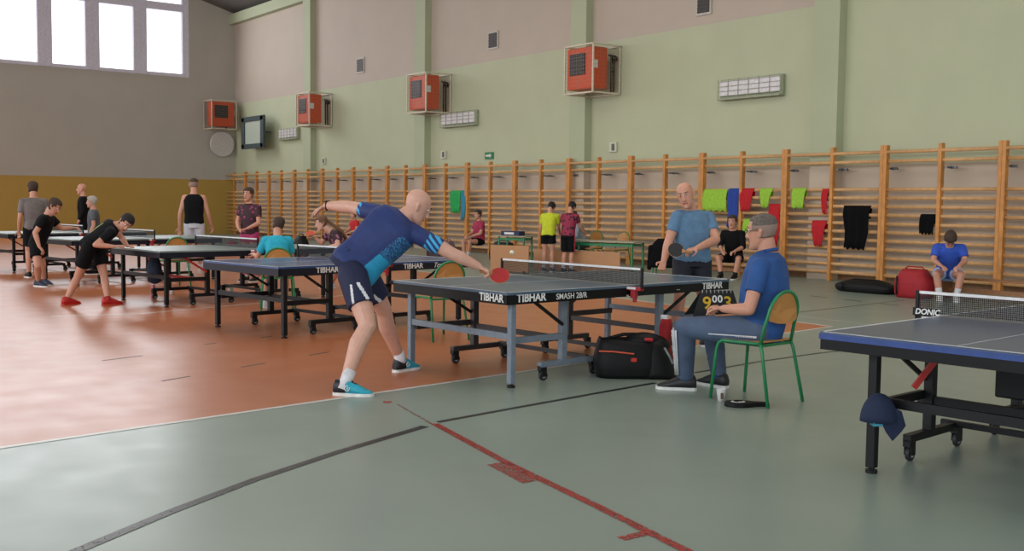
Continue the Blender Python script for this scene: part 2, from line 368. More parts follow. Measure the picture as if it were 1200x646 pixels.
def vent(x, z, s, label):
    r = root('wall_vent', label, 'vent', (x, YW, z), 0, 'small vents in the beige upper wall')
    b = MB(); b.box((0, -.02, 0), (s, .04, s + .02)); build('vent_frame', b, mat('vent_frame', 'b9b2a8'), r)
    b = MB(); b.box((0, -.035, 0), (s - .1, .03, s - .08))
    for i in range(5): b.box((0, -.055, -s * .35 + i * s * .17), (s - .1, .015, .03))
    build('vent_louvre', b, mat('vent_dark', '3c3834'), r)
vent(-24.7, 6.02, .48, 'dark square vent in the beige wall between two heaters')
vent(-32.4, 6.05, .5, 'dark square vent high in the beige wall between the farther heaters')
vent(-16.7, 5.9, .45, 'dark vent at the top edge of the picture above the long lamp')
def socket(x, z, label):
    r = root('junction_box', label, 'box', (x, YW, z), 0, 'small electrical boxes above the wall bars')
    b = MB(); b.box((0, -.03, 0), (.26, .06, .24)); build('box_body', b, mat('pale_box', 'c6c8b4'), r, bevel=.01)
    b = MB(); b.box((.03, -.07, 0), (.08, .03, .16)); build('box_switch', b, mat('box_grey', '595c54'), r)
socket(-35.1, 2.88, 'small pale electrical box above the bars by the far pilaster'); socket(-27.2, 2.88, 'small pale electrical box above the bars beside the middle pilaster'); socket(-19.6, 2.84, 'small pale electrical box above the bars, just past the largest heater')
r = root('exit_sign', 'small green and white escape sign above the wall bars', 'sign', (-24.85, YW, 2.78)); b = MB(); b.box((0, -.02, 0), (.4, .03, .2)); build('sign_plate', b, mat('sign_green', '2c7a4c'), r)
b = MB(); b.box((-.04, -.04, 0), (.2, .01, .05)); b.poly([(.05, -.04, .06), (.05, -.04, -.06), (.14, -.04, 0)], (0, -1, 0), .008); build('sign_arrow', b, WHT, r)
# folded basketball backboard and a round fixture near the corner
r = root('basketball_backboard', 'dark framed square backboard near the hall corner', 'backboard', (-40.3, YW, 3.6)); r.scale = (1.5, 1, .95); b = MB()
for s_ in (-1, 1): b.box((s_ * .62, -.5, .55), (.2, .1, 1.3)); b.box((0, -.5, .55 + s_ * .57), (1.4, .1, .2))
build('backboard_frame', b, mat('dark_teal_frame', '3a4648'), r, bevel=.01); b = MB(); b.box((0, -.48, .55), (1.1, .04, 1.0)); build('backboard_panel', b, mat('pale_panel', 'aab3a4'), r)
b = MB()
for s_ in (-1, 1): b.bar((s_ * .4, 0, .55), (s_ * .4, -.46, .55), .05, .05)
build('wall_bracket', b, GM, r)
r = root('round_wall_fan', 'pale round fixture between corner heater and the framed backboard', 'fan', (XE, 17.2, 3.55), math.radians(90)); b = MB(); b.cyl((0, -.1, .2), (0, -.22, .2), .52, 28); build('fan_casing', b, mat('pale_casing', 'c3bdb8'), r, bevel=.02)
b = MB(); b.cyl((0, 0, .2), (0, -.12, .2), .12); build('fan_mount', b, GM, r)

# ------------------------------------------------------------------ table tennis tables
NET = bpy.data.materials.new('net_mesh'); NET.use_nodes = True; N = NET.node_tree.nodes; L = NET.node_tree.links; b_ = N['Principled BSDF']; b_.inputs['Base Color'].default_value = hexc('22252a'); b_.inputs['Roughness'].default_value = .8
tc = N.new('ShaderNodeTexCoord'); sp = N.new('ShaderNodeSeparateXYZ'); L.new(tc.outputs['Object'], sp.inputs[0]); outs = []
for ax in ('X', 'Z'):
    mm = N.new('ShaderNodeMath'); mm.operation = 'MULTIPLY'; mm.inputs[1].default_value = 80; L.new(sp.outputs[ax], mm.inputs[0])
    fr = N.new('ShaderNodeMath'); fr.operation = 'FRACT'; L.new(mm.outputs[0], fr.inputs[0]); lt = N.new('ShaderNodeMath'); lt.operation = 'LESS_THAN'; lt.inputs[1].default_value = .3; L.new(fr.outputs[0], lt.inputs[0]); outs.append(lt)
mxm = N.new('ShaderNodeMath'); mxm.operation = 'MAXIMUM'; L.new(outs[0].outputs[0], mxm.inputs[0]); L.new(outs[1].outputs[0], mxm.inputs[1]); L.new(mxm.outputs[0], b_.inputs['Alpha'])
def table(label, loc, rz, top, apron, leg, inner, clamp, post, red=None, texts=None, lx=.67):
    r = root('table_tennis_table', label, 'table', loc, rz, 'table tennis tables')
    W2, L2 = .7625, 1.37; TH = .022; AP = .075
    wl = mat('table_line_white', 'cfd3d6', .4)
    for s_ in (-1, 1):
        b = MB(); b.box((0, s_ * (L2 / 2 + .002), .76 - TH / 2), (1.525, L2 - .004, TH)); p = build('tabletop', b, top, r, bevel=.002)
        b = MB()
        for (cx, cy, sx, sy) in ((-W2 + .01, s_ * L2 / 2, .02, L2), (W2 - .01, s_ * L2 / 2, .02, L2), (0, s_ * (L2 - .01), 1.525, .02), (0, s_ * L2 / 2, .004, L2)): b.box((cx, cy, .7605), (sx, sy, .001))
        build('line_paint', b, wl, p)
        b = MB(); e = .004
        b.box((0, s_ * (L2 - .012), .738 - AP / 2), (1.525 - 2 * e, .024, AP)); b.box((0, s_ * .04, .738 - AP / 2), (1.5, .02, AP - .02))
        for t in (-1, 1): b.box((t * (W2 - .012 - e), s_ * (L2 / 2 + .01), .738 - AP / 2), (.024, L2 - .03, AP))
        build('apron', b, apron, r)
        # end legs
        for t in (-1, 1):
            b = MB(); b.box((t * lx, s_ * 1.24, .375), (.05, .05, .69)); lg = build('leg', b, leg, r, bevel=.004)
            b = MB(); b.cyl((t * lx, s_ * 1.24, 0), (t * lx, s_ * 1.24, .018), .032); b.cyl((t * lx, s_ * 1.24, .018), (t * lx, s_ * 1.24, .04), .014); build('foot_pad', b, BLK, lg)
        b = MB(); b.box((0, s_ * 1.24, .40), (2 * lx, .03, .05)); build('cross_bar', b, leg, r)
        for t in (-1, 1):
            im = leg if t > 0 else inner; px = .58 if lx > .6 else .50
            b = MB(); b.box((t * (px + .035), s_ * .93, .36), (.03, .6, .05)); build('side_rail', b, im, r)
            b = MB(); b.box((t * px, s_ * .6, .425), (.055, .06, .6)); build('post', b, im, r, bevel=.004)
            b = MB(); b.box((t * px, s_ * .55, .135), (.05, .62, .045)); build('wheel_beam', b, im, r, bevel=.004)
            for yy in (.26, .84):
                b = MB(); b.box((t * px, s_ * yy, .105), (.045, .04, .04)); b.box((t * px - .02, s_ * yy + .02, .075), (.006, .05, .08)); b.box((t * px + .02, s_ * yy + .02, .075), (.006, .05, .08)); cs = build('caster_fork', b, BLK, r)
                b = MB(); b.cyl((t * px - .013, s_ * yy + .025, .042), (t * px + .013, s_ * yy + .025, .042), .042, 22); build('wheel', b, mat('rubber', '1e1f22', .6), cs, bevel=.006)
                b = MB(); b.cyl((t * px - .0145, s_ * yy + .025, .042), (t * px + .0145, s_ * yy + .025, .042), .022, 16); build('wheel_hub', b, mat('wheel_grey', '8b8f92'), cs)
            b = MB(); b.bar((t * (px + .02), s_ * .62, .45), (t * (px + .05), s_ * 1.0, .68), .018, .025); build('fold_strut', b, red or BLK, r)
        b = MB(); b.box((0, s_ * .6, .33), (1.14, .03, .045)); build('inner_bar', b, red if red else inner, r)
        b = MB(); b.box((0, s_ * .3, .15), (1.14, .03, .035)); build('low_bar', b, inner, r)
    # net set
    b = MB(); b.box((0, 0, .831), (1.80, .002, .125)); build('net', b, NET, r)
    b = MB(); b.box((0, 0, .903), (1.80, .008, .018)); build('net_tape', b, mat('net_tape_white', 'd9d9d9'), r)
    for t in (-1, 1):
        b = MB(); b.box((t * .905, 0, .825), (.022, .022, .178)); ps = build('net_post', b, post, r, bevel=.003)
        b = MB(); b.box((t * .83, 0, .735), (.16, .05, .03)); b.box((t * .83, -.01, .69), (.05, .045, .07)); b.cyl((t * .83, 0, .62), (t * .83, 0, .66), .018); build('net_clamp', b, clamp, r, bevel=.006)
        b = MB(); b.box((t * .81, -.027, .74), (.1, .004, .02)); build('clamp_plate', b, WHT, r)
    for (s, size, side, pos, bold, sh) in (texts or []):
        if side == 'end': text('lettering', s, size, (pos, -L2 - .002, .682), (1, 0, 0), (0, 0, 1), WHT, r, bold, sh)
        else: text('lettering', s, size, (W2 - .0015, pos, .682), (0, 1, 0), (0, 0, 1), WHT, r, bold, sh)
    return r
GLEG = mat('grey_leg_paint', '717c87', .4); DLEG = mat('dark_brown_frame', '2c2829', .45); BLEG = mat('black_leg_paint', '0b0c0f', .45, spec=.3)
APR = mat('black_apron', '090a0d', .45, spec=.25); RED = mat('red_bar_paint', 'b3221a', .45); BAP = mat('black_blue_apron', '0e1220', .45, spec=.3)
T1T = mat('blue_grey_tabletop', '4d5f70', .28, vary=.04, scale=3); T2T = mat('slate_blue_tabletop', '3f4d68', .3, vary=.04, scale=3); T3T = mat('deep_blue_tabletop', '2f4a78', .25, vary=.04, scale=3); T4T = mat('green_grey_tabletop', '7d8f8b', .3, vary=.04, scale=3)
def tpos(bx, by, th):     # near corner (+x,-y) to table centre
    e1 = V((-math.cos(th), -math.sin(th), 0)); e2 = V((-math.sin(th), math.cos(th), 0)); return V((bx, by, 0)) + e1 * .7625 + e2 * 1.37
TX1 = [('TIBHAR', .085, 'end', .43, .0022, 0), ('TIBHAR', .09, 'side', -1.27, .0028, 0), ('SMASH 28/R', .066, 'side', -.85, .0006, 0), ('TIBHAR', .085, 'side', .98, .0024, 0), ('---', .05, 'side', .62, 0, 0)]
T1 = table('blue-grey table with grey legs where the bald player in navy plays', tpos(-6.52, 4.86, .0715), .0715, T1T, APR, GLEG, DLEG, mat('red_clamp', 'a3242c'), BLK, None, TX1)
T2 = table('dark blue table with black legs and a cap hanging from its leg', tpos(-2.125, 5.005, .088), .088, T2T, APR, BLEG, BLEG, BLK, BLK, None, None, .50)
T3 = table('blue table with black legs behind the bald player in navy', tpos(-10.2, 4.66, .15), .15, T3T, BAP, BLEG, BLEG, mat('red_clamp', 'a3242c'), BLK, None, [('TIBHAR', .085, 'side', -.9, .002, 0), ('Top', .085, 'side', -.28, .001, .4), ('Top', .085, 'side', .75, .001, .4), ('TIBHAR', .085, 'side', .3, .002, 0)])
T4 = table('green-grey table with a red frame bar where the boy in black leans', tpos(-14.0, 4.72, .12), .12, T4T, BAP, BLEG, BLEG, mat('red_clamp', 'a3242c'), BLK, RED)
T7 = table('green-grey table with red bars behind the leaning boy in black', tpos(-18.3, 4.72, .14), .14, T4T, BAP, BLEG, BLEG, mat('red_clamp', 'a3242c'), BLK, RED)
T8 = table('pale table with red bars farthest down the hall', tpos(-21.9, 4.5, .12), .12, T4T, BAP, BLEG, BLEG, mat('red_clamp', 'a3242c'), BLK, RED)
b = MB(); b.box((0, 0, .735), (1.535, 2.745, .03)); build('blue_edge', b, mat('blue_edge', '24407e', .35), T2)
text('lettering', 'DONIC', .05, (-.905, -.03, .765), (1, 0, 0), (0, 0, 1), WHT, T2, .0015, .2)
b = MB(); b.box((-.84, -.02, .78), (.16, .02, .05)); build('net_label', b, BLK, T2)
b = MB(); b.bar((-.50, -.80, .42), (-.35, -.68, .70), .035, .03); build('red_strut', b, RED, T2)
b = MB(); b.box((.02, -.62, .52), (.24, .1, .22)); build('lock_box', b, BLK, T2, bevel=.01)

# ------------------------------------------------------------------ chairs
GT = mat('green_tube_paint', '1f7a4a', .35); PLY = mat('orange_plywood', 'b98244', .4, vary=.1, scale=5)
def chair(label, loc, rz, k=1.0):
    r = root('school_chair', label, 'chair', loc, rz, 'green tube school chairs')
    for t in (-1, 1):
        x = t * .19; b = MB()
        b.tube([(x * 1.12, .25, 0), (x * 1.02, .215, .38), (x, .20, .425), (x, .165, .445), (x, -.16, .45)], .0125, 10); l1 = build('front_leg', b, GT, r, smooth=True)
        b = MB(); b.tube([(x * 1.15, -.27, 0), (x * 1.03, -.19, .40), (x, -.17, .45)], .0125, 10); build('rear_leg', b, GT, r, smooth=True)
    b = MB(); pts = [(-.19, -.17, .44), (-.185, -.20, .58)]
    for i in range(0, 13): a = math.pi * (1 - i / 12); pts.append((.18 * math.cos(a), -.225 - .03 * math.sin(a), .66 + .17 * math.sin(a)))
    pts += [(.185, -.20, .58), (.19, -.17, .44)]; b.tube(pts, .0125, 10); build('back_tube', b, GT, r, smooth=True)
    b = MB(); b.box((0, -.165, .435), (.37, .02, .02)); b.box((0, .15, .435), (.37, .02, .02)); build('seat_rail', b, GT, r)
    b = MB(); n = 8; R = []
    for i in range(n + 1):
        y = -.18 + .40 * i / n; z = .462 - .012 * math.sin(math.pi * i / n) - (.02 if i == n else 0); wd = .19 if 0 < i < n else .165; R.append([(-wd, y, z - .006), (wd, y, z - .006), (wd, y, z + .006), (-wd, y, z + .006)])
    b.rings([[V(q) for q in ring] for ring in R]); build('seat', b, PLY, r, smooth=False, bevel=.002)
    b = MB(); n = 14; f0 = []; 
    out = [(.172 * math.cos(math.pi * (1 - i / n)), .66 + .162 * math.sin(math.pi * (1 - i / n))) for i in range(n + 1)] + [(.172, .62), (.09, .60), (0, .595), (-.09, .60), (-.172, .62)]
    ring = [V((x, -.215 - .03 * (1 - (x / .18) ** 2), z)) for x, z in out]
    b.rings([ring, [p + V((0, -.012, 0)) for p in ring]]); build('backrest', b, PLY, r)
    return r
MX = math.radians(90)    # front turned toward -x
ch1 = chair('green and plywood chair the seated umpire in blue sits on', (-5.205, 6.2, 0), MX + .08)
c2 = dup(ch1, (-9.47, 6.15, 0), MX - .05, 'empty green and plywood chair behind the blue-grey table')
c3 = dup(ch1, (-13.05, 5.95, 0), MX + .0 + math.radians(-22), 'green and plywood chair under the boy in the turquoise shirt')
c4 = dup(ch1, (-17.27, 6.02, 0), MX, 'green and plywood chair behind the table of the leaning boy')
c5 = dup(ch1, (J(692,300,24.0).x, J(692,300,24.0).y, 0), math.radians(195), 'green and plywood chair tucked in at the desk under the wall bars')
c6 = dup(ch1, (J(722,300,23.4).x, J(722,300,23.4).y, 0), math.radians(185), 'brown backed chair at the far part of the desk by the bars')

# ------------------------------------------------------------------ people
SKN = mat('skin', 'c08a72', .5, vary=.05, scale=30); SKP = mat('pale_skin', 'c99a86', .5, vary=.05, scale=30); LIP = mat('lips', '8e4b42'); EYE = mat('eye_white', 'd8d4cc', .3); PUP = mat('pupil', '20160f', .3)
HEADP = [(-.118, .015, .080, .045), (-.105, .036, .091, .012), (-.085, .050, .093, -.015), (-.055, .060, .092, -.045), (-.02, .067, .091, -.078), (.02, .073, .091, -.093), (.05, .075, .089, -.097), (.08, .068, .079, -.09), (.10, .055, .060, -.072), (.115, .034, .032, -.045), (.121, .010, -.0, -.02)]
def headshell(c, fw, up, sz, grow=0, n=28, rows=None):
    side = fw.cross(up).normalized(); R = []
    P = HEADP
    zs = rows or [p[0] for p in P]
    for z in zs:
        i = max(k for k in range(len(P) - 1) if P[k][0] <= z + 1e-9); a, b2 = P[i], P[i + 1]; t = (z - a[0]) / (b2[0] - a[0]); q = [a[k] + (b2[k] - a[k]) * t for k in range(4)]
        cy = (q[2] + q[3]) / 2; hy = (q[2] - q[3]) / 2 + grow; hx = q[1] + grow; zz = z + (grow if z > 0 else 0) * min(1, max(0, z) / .1)
        R.append([c + (side * hx * math.cos(2 * math.pi * k / n) + fw * (cy + hy * math.sin(2 * math.pi * k / n)) + up * zz) * sz for k in range(n)])
    return R
def hand(mb, wr, tip, nrm, s, curl=.4, thumb=None):
    d = (tip - wr).normalized(); nrm = (nrm - d * nrm.dot(d)).normalized(); sd = d.cross(nrm).normalized()
    pe = wr + d * .095 * s
    mb.loft([wr - d * .01, wr + d * .03 * s, pe], [sd] * 3, [.026 * s, .036 * s, .04 * s], [.018 * s, .015 * s, .012 * s], n=14)
    ln = [.072, .082, .076, .058]
    for i in range(4):
        o = pe + sd * (.0315 - .021 * i) * s - d * (.004 * abs(i - 1.3)) * s
        L_ = ln[i] * s; cc = curl * (1 + .1 * i)
        a1 = d * math.cos(cc * .8) + nrm * math.sin(cc * .8); a2 = d * math.cos(cc * 1.9) + nrm * math.sin(cc * 1.9); a3 = d * math.cos(cc * 2.8) + nrm * math.sin(cc * 2.8)
        p1 = o + a1 * L_ * .42; p2 = p1 + a2 * L_ * .32; p3 = p2 + a3 * L_ * .26; r = .0092 * s
        mb.seg(o - a1 * .012, p1, r * 1.05, r, 8); mb.seg(p1, p2, r, r * .92, 8); mb.seg(p2, p3, r * .92, r * .8, 8)
    th = (1 if thumb is None else thumb); o = wr + d * .03 * s + sd * .032 * s * th
    p1 = o + (d * .6 + sd * th * .7 + nrm * .3).normalized() * .042 * s; p2 = p1 + (d * .9 + sd * th * .15 + nrm * (.3 + curl * .5)).normalized() * .032 * s; p3 = p2 + (d * .9 - sd * th * .2 + nrm * curl).normalized() * .024 * s
    mb.seg(o, p1, .013 * s, .0105 * s, 8); mb.seg(p1, p2, .0105 * s, .0098 * s, 8); mb.seg(p2, p3, .0098 * s, .008 * s, 8)

def person(label, P, s=1.0, look=None, skin=None, hair=None, hairstyle='short', top=None, toppick=None, topname='shirt', sleeve=.55, collar=False, bottom='shorts', botm=None, botpick=None, leglen=.55,
           socks=None, sockh=.12, shoes=None, sole=None, voxel=.007, curlA=.5, curlB=.5, nA=None, nB=None, thumbA=1, thumbB=1, headup=None, girth=1.0, hiph=None, group='people in the hall', extra_ground=None, belly=0, shoeface=None, glasses=False, bulk=1.0):
    skin = skin or SKN
    pel, nk, hd = P['pel'], P['neck'], P['head']
    org = V((pel.x, pel.y, 0)); r = root('person', label, 'person', org, 0, group)
    shA, shB = P['shA'], P['shB']; ssd = (shA - shB).normalized()
    hs = V(P['hip']).normalized() if 'hip' in P else V((ssd.x, ssd.y, 0)).normalized()   # from B toward A
    up = (nk - pel).normalized()
    hipA = P.get('hipA', pel + hs * .09 * s - up * .03 * s); hipB = P.get('hipB', pel - hs * .09 * s - up * .03 * s)
    shm = (shA + shB) / 2
    def torso(mb, g, z0=-.07, lowfrac=0, gm=1.0):
        ts = [0, .12, .33, .58, .8, .93, 1.0]; a = [.155, .17, .155, .168, .180, .145, .078]; b2 = [.10, .118, .110 + belly, .124 + belly * .5, .114, .09, .066]
        cs, sd, A, B = [], [], [], []
        st = pel + up * z0 * s
        top_ = nk.copy()
        for i, t in enumerate(ts):
            base = st.lerp(top_, t); k = max(0, min(1, (t - .1) / .7))
            cs.append(base); sd.append(hs.lerp(ssd, k)); A.append(a[i] * s * girth + g); B.append(b2[i] * s * girth + g)
        A[-1] = a[-1] * s + g * .3; B[-1] = b2[-1] * s + g * .3
        mb.loft(cs, sd, A, B, n=26, pw=2.4)
    def limb(mb, pts, rs, flat=False, n=16):
        for i in range(len(pts) - 1): mb.seg(pts[i], pts[i + 1], rs[i], rs[i + 1], n, flat=False)
    arms = [('A', shA, P['elA'], P['wrA'], P['haA'], curlA, nA, thumbA), ('B', shB, P['elB'], P['wrB'], P['haB'], curlB, nB, thumbB)]
    legs = []
    for q, hp in (('A', hipA), ('B', hipB)):
        if 'kn' + q not in P: continue
        legs.append((q, hp, P['kn' + q], P['an' + q], P['to' + q]))
    # ---------------- body
    mb = MB(); torso(mb, 0)
    for q, a, e, w_, h, cu, nn, tb in arms:
        mb.seg(shm.lerp(a, .35), a, .06 * s, .058 * s); d = (w_ - e)
        limb(mb, [a, a.lerp(e, .5), e, e.lerp(w_, .3), w_], [.055 * s, .049 * s * bulk, .041 * s * bulk, .043 * s * bulk, .027 * s * bulk])
        hand(mb, w_, h, nn or V((0, 0, -1)), s, cu, tb)
    for q, hp, k, an, to in legs:
        bk = ((hp - k).normalized() + (an - k).normalized()); bk = bk.normalized() if bk.length > .1 else V((0, 0, 0))
        mb.seg(hp, hp.lerp(k, .5), .092 * s * girth, .076 * s * bulk); mb.seg(hp.lerp(k, .5), k, .076 * s * bulk, .056 * s * bulk)
        cf = k.lerp(an, .3) + bk * .02 * s; mb.seg(k, cf, .054 * s * bulk, .058 * s * bulk); mb.seg(cf, an, .058 * s * bulk, .037 * s)
        ft = V((to.x - an.x, to.y - an.y, 0)).normalized(); mb.seg(an, an + ft * .05 * s - V((0, 0, .035 * s)), .033 * s, .02 * s)
    # neck and head
    fw = (look - hd).normalized(); hup = (headup or (hd - nk + V((0, 0, .1)))).normalized(); hup = (hup - fw * fw.dot(hup)).normalized(); sz = s * 1.09
    mb.seg(nk - up * .05 * s, hd - hup * .06 * s - fw * .02 * s, .068 * s, .06 * s)
    mb.rings(headshell(hd, fw, hup, sz)); side = fw.cross(hup).normalized()
    pt = lambda x, y, z: hd + (side * x + fw * y + hup * z) * sz
    mb.seg(pt(0, .088, .02), pt(0, .108, -.028), .010 * sz, .015 * sz, 8); mb.seg(pt(-.012, .092, -.03), pt(.012, .092, -.03), .010 * sz, .010 * sz, 8)
    mb.seg(pt(-.03, .082, .036), pt(.03, .082, .036), .012 * sz, .012 * sz, 8); mb.seg(pt(0, .082, -.096), pt(0, .085, -.1), .018 * sz, .018 * sz, 8)
    for t in (-1, 1):
        mb.seg(pt(t * .073, -.008, .022), pt(t * .072, 0, -.02), .013 * sz, .009 * sz, 8); mb.seg(pt(t * .08, -.016, .02), pt(t * .076, -.006, -.018), .010 * sz, .007 * sz, 8)
    body = remesh('body', mb, skin, r, org, voxel, 3)
    # face details
    e = MB()
    for t in (-1, 1): e.ball(pt(t * .031, .081, .016), .0115 * sz, 10)
    eo = build('eyes', e, EYE, r, True, org=org)
    e = MB()
    for t in (-1, 1): e.ball(pt(t * .031, .0865, .016), .0082 * sz, 8)
    build('pupil', e, PUP, eo, True, org=org)
    e = MB(); e.seg(pt(-.02, .092, -.062), pt(.02, .092, -.062), .006 * sz, .006 * sz, 8); build('lips', e, LIP, r, True, org=org)
    e = MB(); 
    for t in (-1, 1): e.seg(pt(t * .016, .097, .04), pt(t * .046, .085, .042), .004 * sz, .003 * sz, 6)
    build('eyebrows', e, hair or mat('brown_brow', '5a4032'), r, True, org=org)
    if glasses:
        e = MB()
        for t in (-1, 1):
            e.tube([pt(t * .031 + .02 * math.cos(a * math.pi / 6), .104, .015 + .016 * math.sin(a * math.pi / 6)) for a in range(13)], .002 * sz, 6); e.tube([pt(t * .052, .1, .018), pt(t * .078, .0, .018)], .002 * sz, 6)
        build('glasses', e, BLK, r, org=org)
    if hair:
        zs = [-.1 + .22 * i / 16 for i in range(17)]; n = 32; R = headshell(hd, fw, hup, sz, .012 if hairstyle != 'buzz' else .004, n, zs + [.1205]); zs = zs + [.1205]
        h = MB(); keep = []
        def ok(z, k):
            f = math.sin(2 * math.pi * (k + .5) / n)      # +1 front, -1 back
            if hairstyle == 'buzz': lim = .075 if f > .55 else (.02 if f > -.1 else -.03)
            elif hairstyle == 'sides': return (z < .06 and z > -.04 and f < -.1)
            else: lim = .07 if f > .6 else (.03 if f > .25 else (.0 if f > -.15 else -.06))
            return z > lim
        vs = [p for ring in R for p in ring]; fs = []
        for i in range(len(R) - 1):
            if True:
                for k in range(n):
                    if ok((zs[i] + zs[i + 1]) / 2, k): kk = (k + 1) % n; fs.append((i * n + k, i * n + kk, (i + 1) * n + kk, (i + 1) * n + k))
        if ok(.12, 8): fs.append(tuple((len(R) - 1) * n + j for j in range(n)))
        h.add(vs, fs)
        if hairstyle == 'pony':
            pass
        if hairstyle == 'buzz': h.m = [0 if (V(h.v[f_[0]]) - hd).dot(hup) > .05 * sz else 1 for f_ in h.f]
        ho = build('hair', h, [hair, mat('hair_fade_grey', '8e776a', .8)] if hairstyle == 'buzz' else hair, r, True, org=org); so = ho.modifiers.new('s', 'SOLIDIFY'); so.thickness = .012 * sz; so.offset = -1
        import bmesh
        bm = bmesh.new(); bm.from_mesh(ho.data); bmesh.ops.delete(bm, geom=[v for v in bm.verts if not v.link_faces], context='VERTS'); bm.to_mesh(ho.data); bm.free()
        if hairstyle == 'pony':
            t_ = MB(); a0 = pt(0, -.1, .03); dn = P.get('ponytip', a0 - V((0, 0, .3))); mid = a0.lerp(dn, .5) - fw * .05
            t_.seg(a0, mid, .028 * s, .035 * s); t_.seg(mid, dn, .035 * s, .012 * s); build('ponytail', t_, hair, ho, True, org=org)
    # ---------------- clothing
    cv = max(voxel, .008)
    if top:
        mb = MB(); torso(mb, .016 * s, z0=-.09 if bottom != 'tucked' else .0)
        for q, a, e_, w_, h, *_ in arms:
            mb.seg(shm.lerp(a, .3), a, .07 * s, .071 * s)
            if sleeve > 0:
                if sleeve <= 1: en = a.lerp(e_, sleeve); mb.seg(a, a.lerp(e_, .05), .070 * s, .070 * s); mb.seg(a, en, .070 * s, .067 * s, 18, flat=True)
                else: mb.seg(a, e_, .070 * s, .056 * s); en = e_.lerp(w_, sleeve - 1); mb.seg(e_, e_.lerp(w_, .02), .056 * s, .056 * s); mb.seg(e_, en, .056 * s, .04 * s, 18, flat=True)
        if bottom == 'tucked': pass
        if sleeve <= 0:
            mb = MB(); torso(mb, .014 * s)
        remesh(topname, mb, top, r, org, cv, 2, toppick)
        if collar:
            c_ = MB(); n_ = (hd - nk).normalized(); c_.tube([nk + n_ * .005 + (ssd * math.cos(a * math.pi / 8) * .074 + n_.cross(ssd) * math.sin(a * math.pi / 8) * .066) * s for a in range(17)], .013 * s, 8)
            build('collar', c_, top[0] if isinstance(top, list) else top, r, True, org=org)
    if botm and legs:
        mb = MB(); fwd = up.cross(hs)
        mb.loft([pel - up * .10 * s, pel, pel + up * .07 * s], [hs] * 3, [.165 * s * girth + .01, .18 * s * girth, .172 * s * girth], [.125 * s * girth, .13 * s * girth, .12 * s * girth], n=24)
        for q, hp, k, an, to in legs:
            if bottom in ('shorts', 'tucked'):
                en = hp.lerp(k, leglen); mb.seg(hp, hp.lerp(k, .1), .104 * s * girth, .104 * s * girth); mb.seg(hp, en, .106 * s * girth, (.108 if leglen < .75 else .09) * s, 20, flat=True)
            else:
                mb.seg(hp, k, .102 * s * girth, .078 * s * bulk, 20); mb.seg(k, k.lerp(an, .5), .078 * s * bulk, .070 * s * bulk, 20); mb.seg(k.lerp(an, .4), k.lerp(an, .95), .070 * s * bulk, .060 * s, 20, flat=True)
        remesh('trousers' if bottom == 'trousers' else 'shorts', mb, botm, r, org, cv, 2, botpick)
    for q, hp, k, an, to in legs:
        if socks:
            mb = MB(); d = (k - an).normalized(); mb.seg(an - d * .045 * s, an + d * sockh * s, .041 * s, .047 * s + .02 * sockh, 16, flat=True); build('sock', mb, socks, r, True, org=org)
        if shoes:
            f = (to - an); gz = P.get('gz' + q, 0.0); f.z = 0; f.normalize(); sd = V((-f.y, f.x, 0)); a0 = V((an.x, an.y, gz)) ; tilt = P.get('tilt' + q, 0)
            def fp(x, y, z): return a0 + f * x * s + sd * y * s + V((0, 0, z * s + max(0, (-x + .12)) * tilt))
            prof = [(-.082, .026, .02, .085), (-.066, .038, .015, .118), (-.03, .045, .012, .118), (.02, .046, .012, .120), (.06, .047, .012, .102), (.11, .051, .012, .080), (.16, .046, .014, .055), (.195, .034, .018, .043), (.21, .016, .022, .034)]
            mb = MB(); R = []
            for x, wd, z0, z1 in prof:
                n = 16; ring = []
                for kk in range(n):
                    a = 2 * math.pi * kk / n; cx, sx = math.cos(a), math.sin(a)
                    zz = (z0 + z1) / 2 + (z1 - z0) / 2 * math.copysign(abs(sx) ** .8, sx); sc = 1 - .28 * max(0, sx)
                    ring.append(fp(x, wd * math.copysign(abs(cx) ** .8, cx) * sc, zz))
                R.append(ring)
            if isinstance(shoes, (list, tuple)):
                for i in range(len(R) - 1): mb.mi = 0 if prof[i][0] < -.0 else 1; mb.rings([R[i], R[i + 1]], close=(False))
                mb.mi = 0; mb.add(R[0], [tuple(range(16))]); mb.mi = 1; mb.add(R[-1], [tuple(range(16))])
            else: mb.rings(R)
            so = build('shoe', mb, shoes, r, True, org=org)
            mb = MB(); pr = [(-.085, .022), (-.07, .038), (-.03, .043), (.04, .042), (.11, .052), (.165, .049), (.205, .034), (.222, .014)]
            left = [(x, y) for x, y in pr]; ol = left + [(x, -y) for x, y in reversed(left)]
            mb.rings([[fp(x, y, .001) for x, y in ol], [fp(x, y, .024) for x, y in ol]]); build('shoe_sole', mb, sole or WHT, so, org=org)
            mb = MB()
            for i in range(4): x = .045 + i * .022; z = .102 - i * .012; mb.tube([fp(x, -.024, z - .006), fp(x, 0, z + .002), fp(x, .024, z - .006)], .003 * s, 6)
            build('laces', mb, WHT if shoeface is None else shoeface, so, org=org)
    return r
def foot(hu, hv, tu, tv, s=1.0, ah=.085):   # heel and toe pixels on the floor -> ankle, toe
    h = G(hu, hv); t = G(tu, tv); f = (t - h).normalized(); a = h + f * .085 * s; return a + V((0, 0, ah * s)), a + f * .2 * s + V((0, 0, .04))

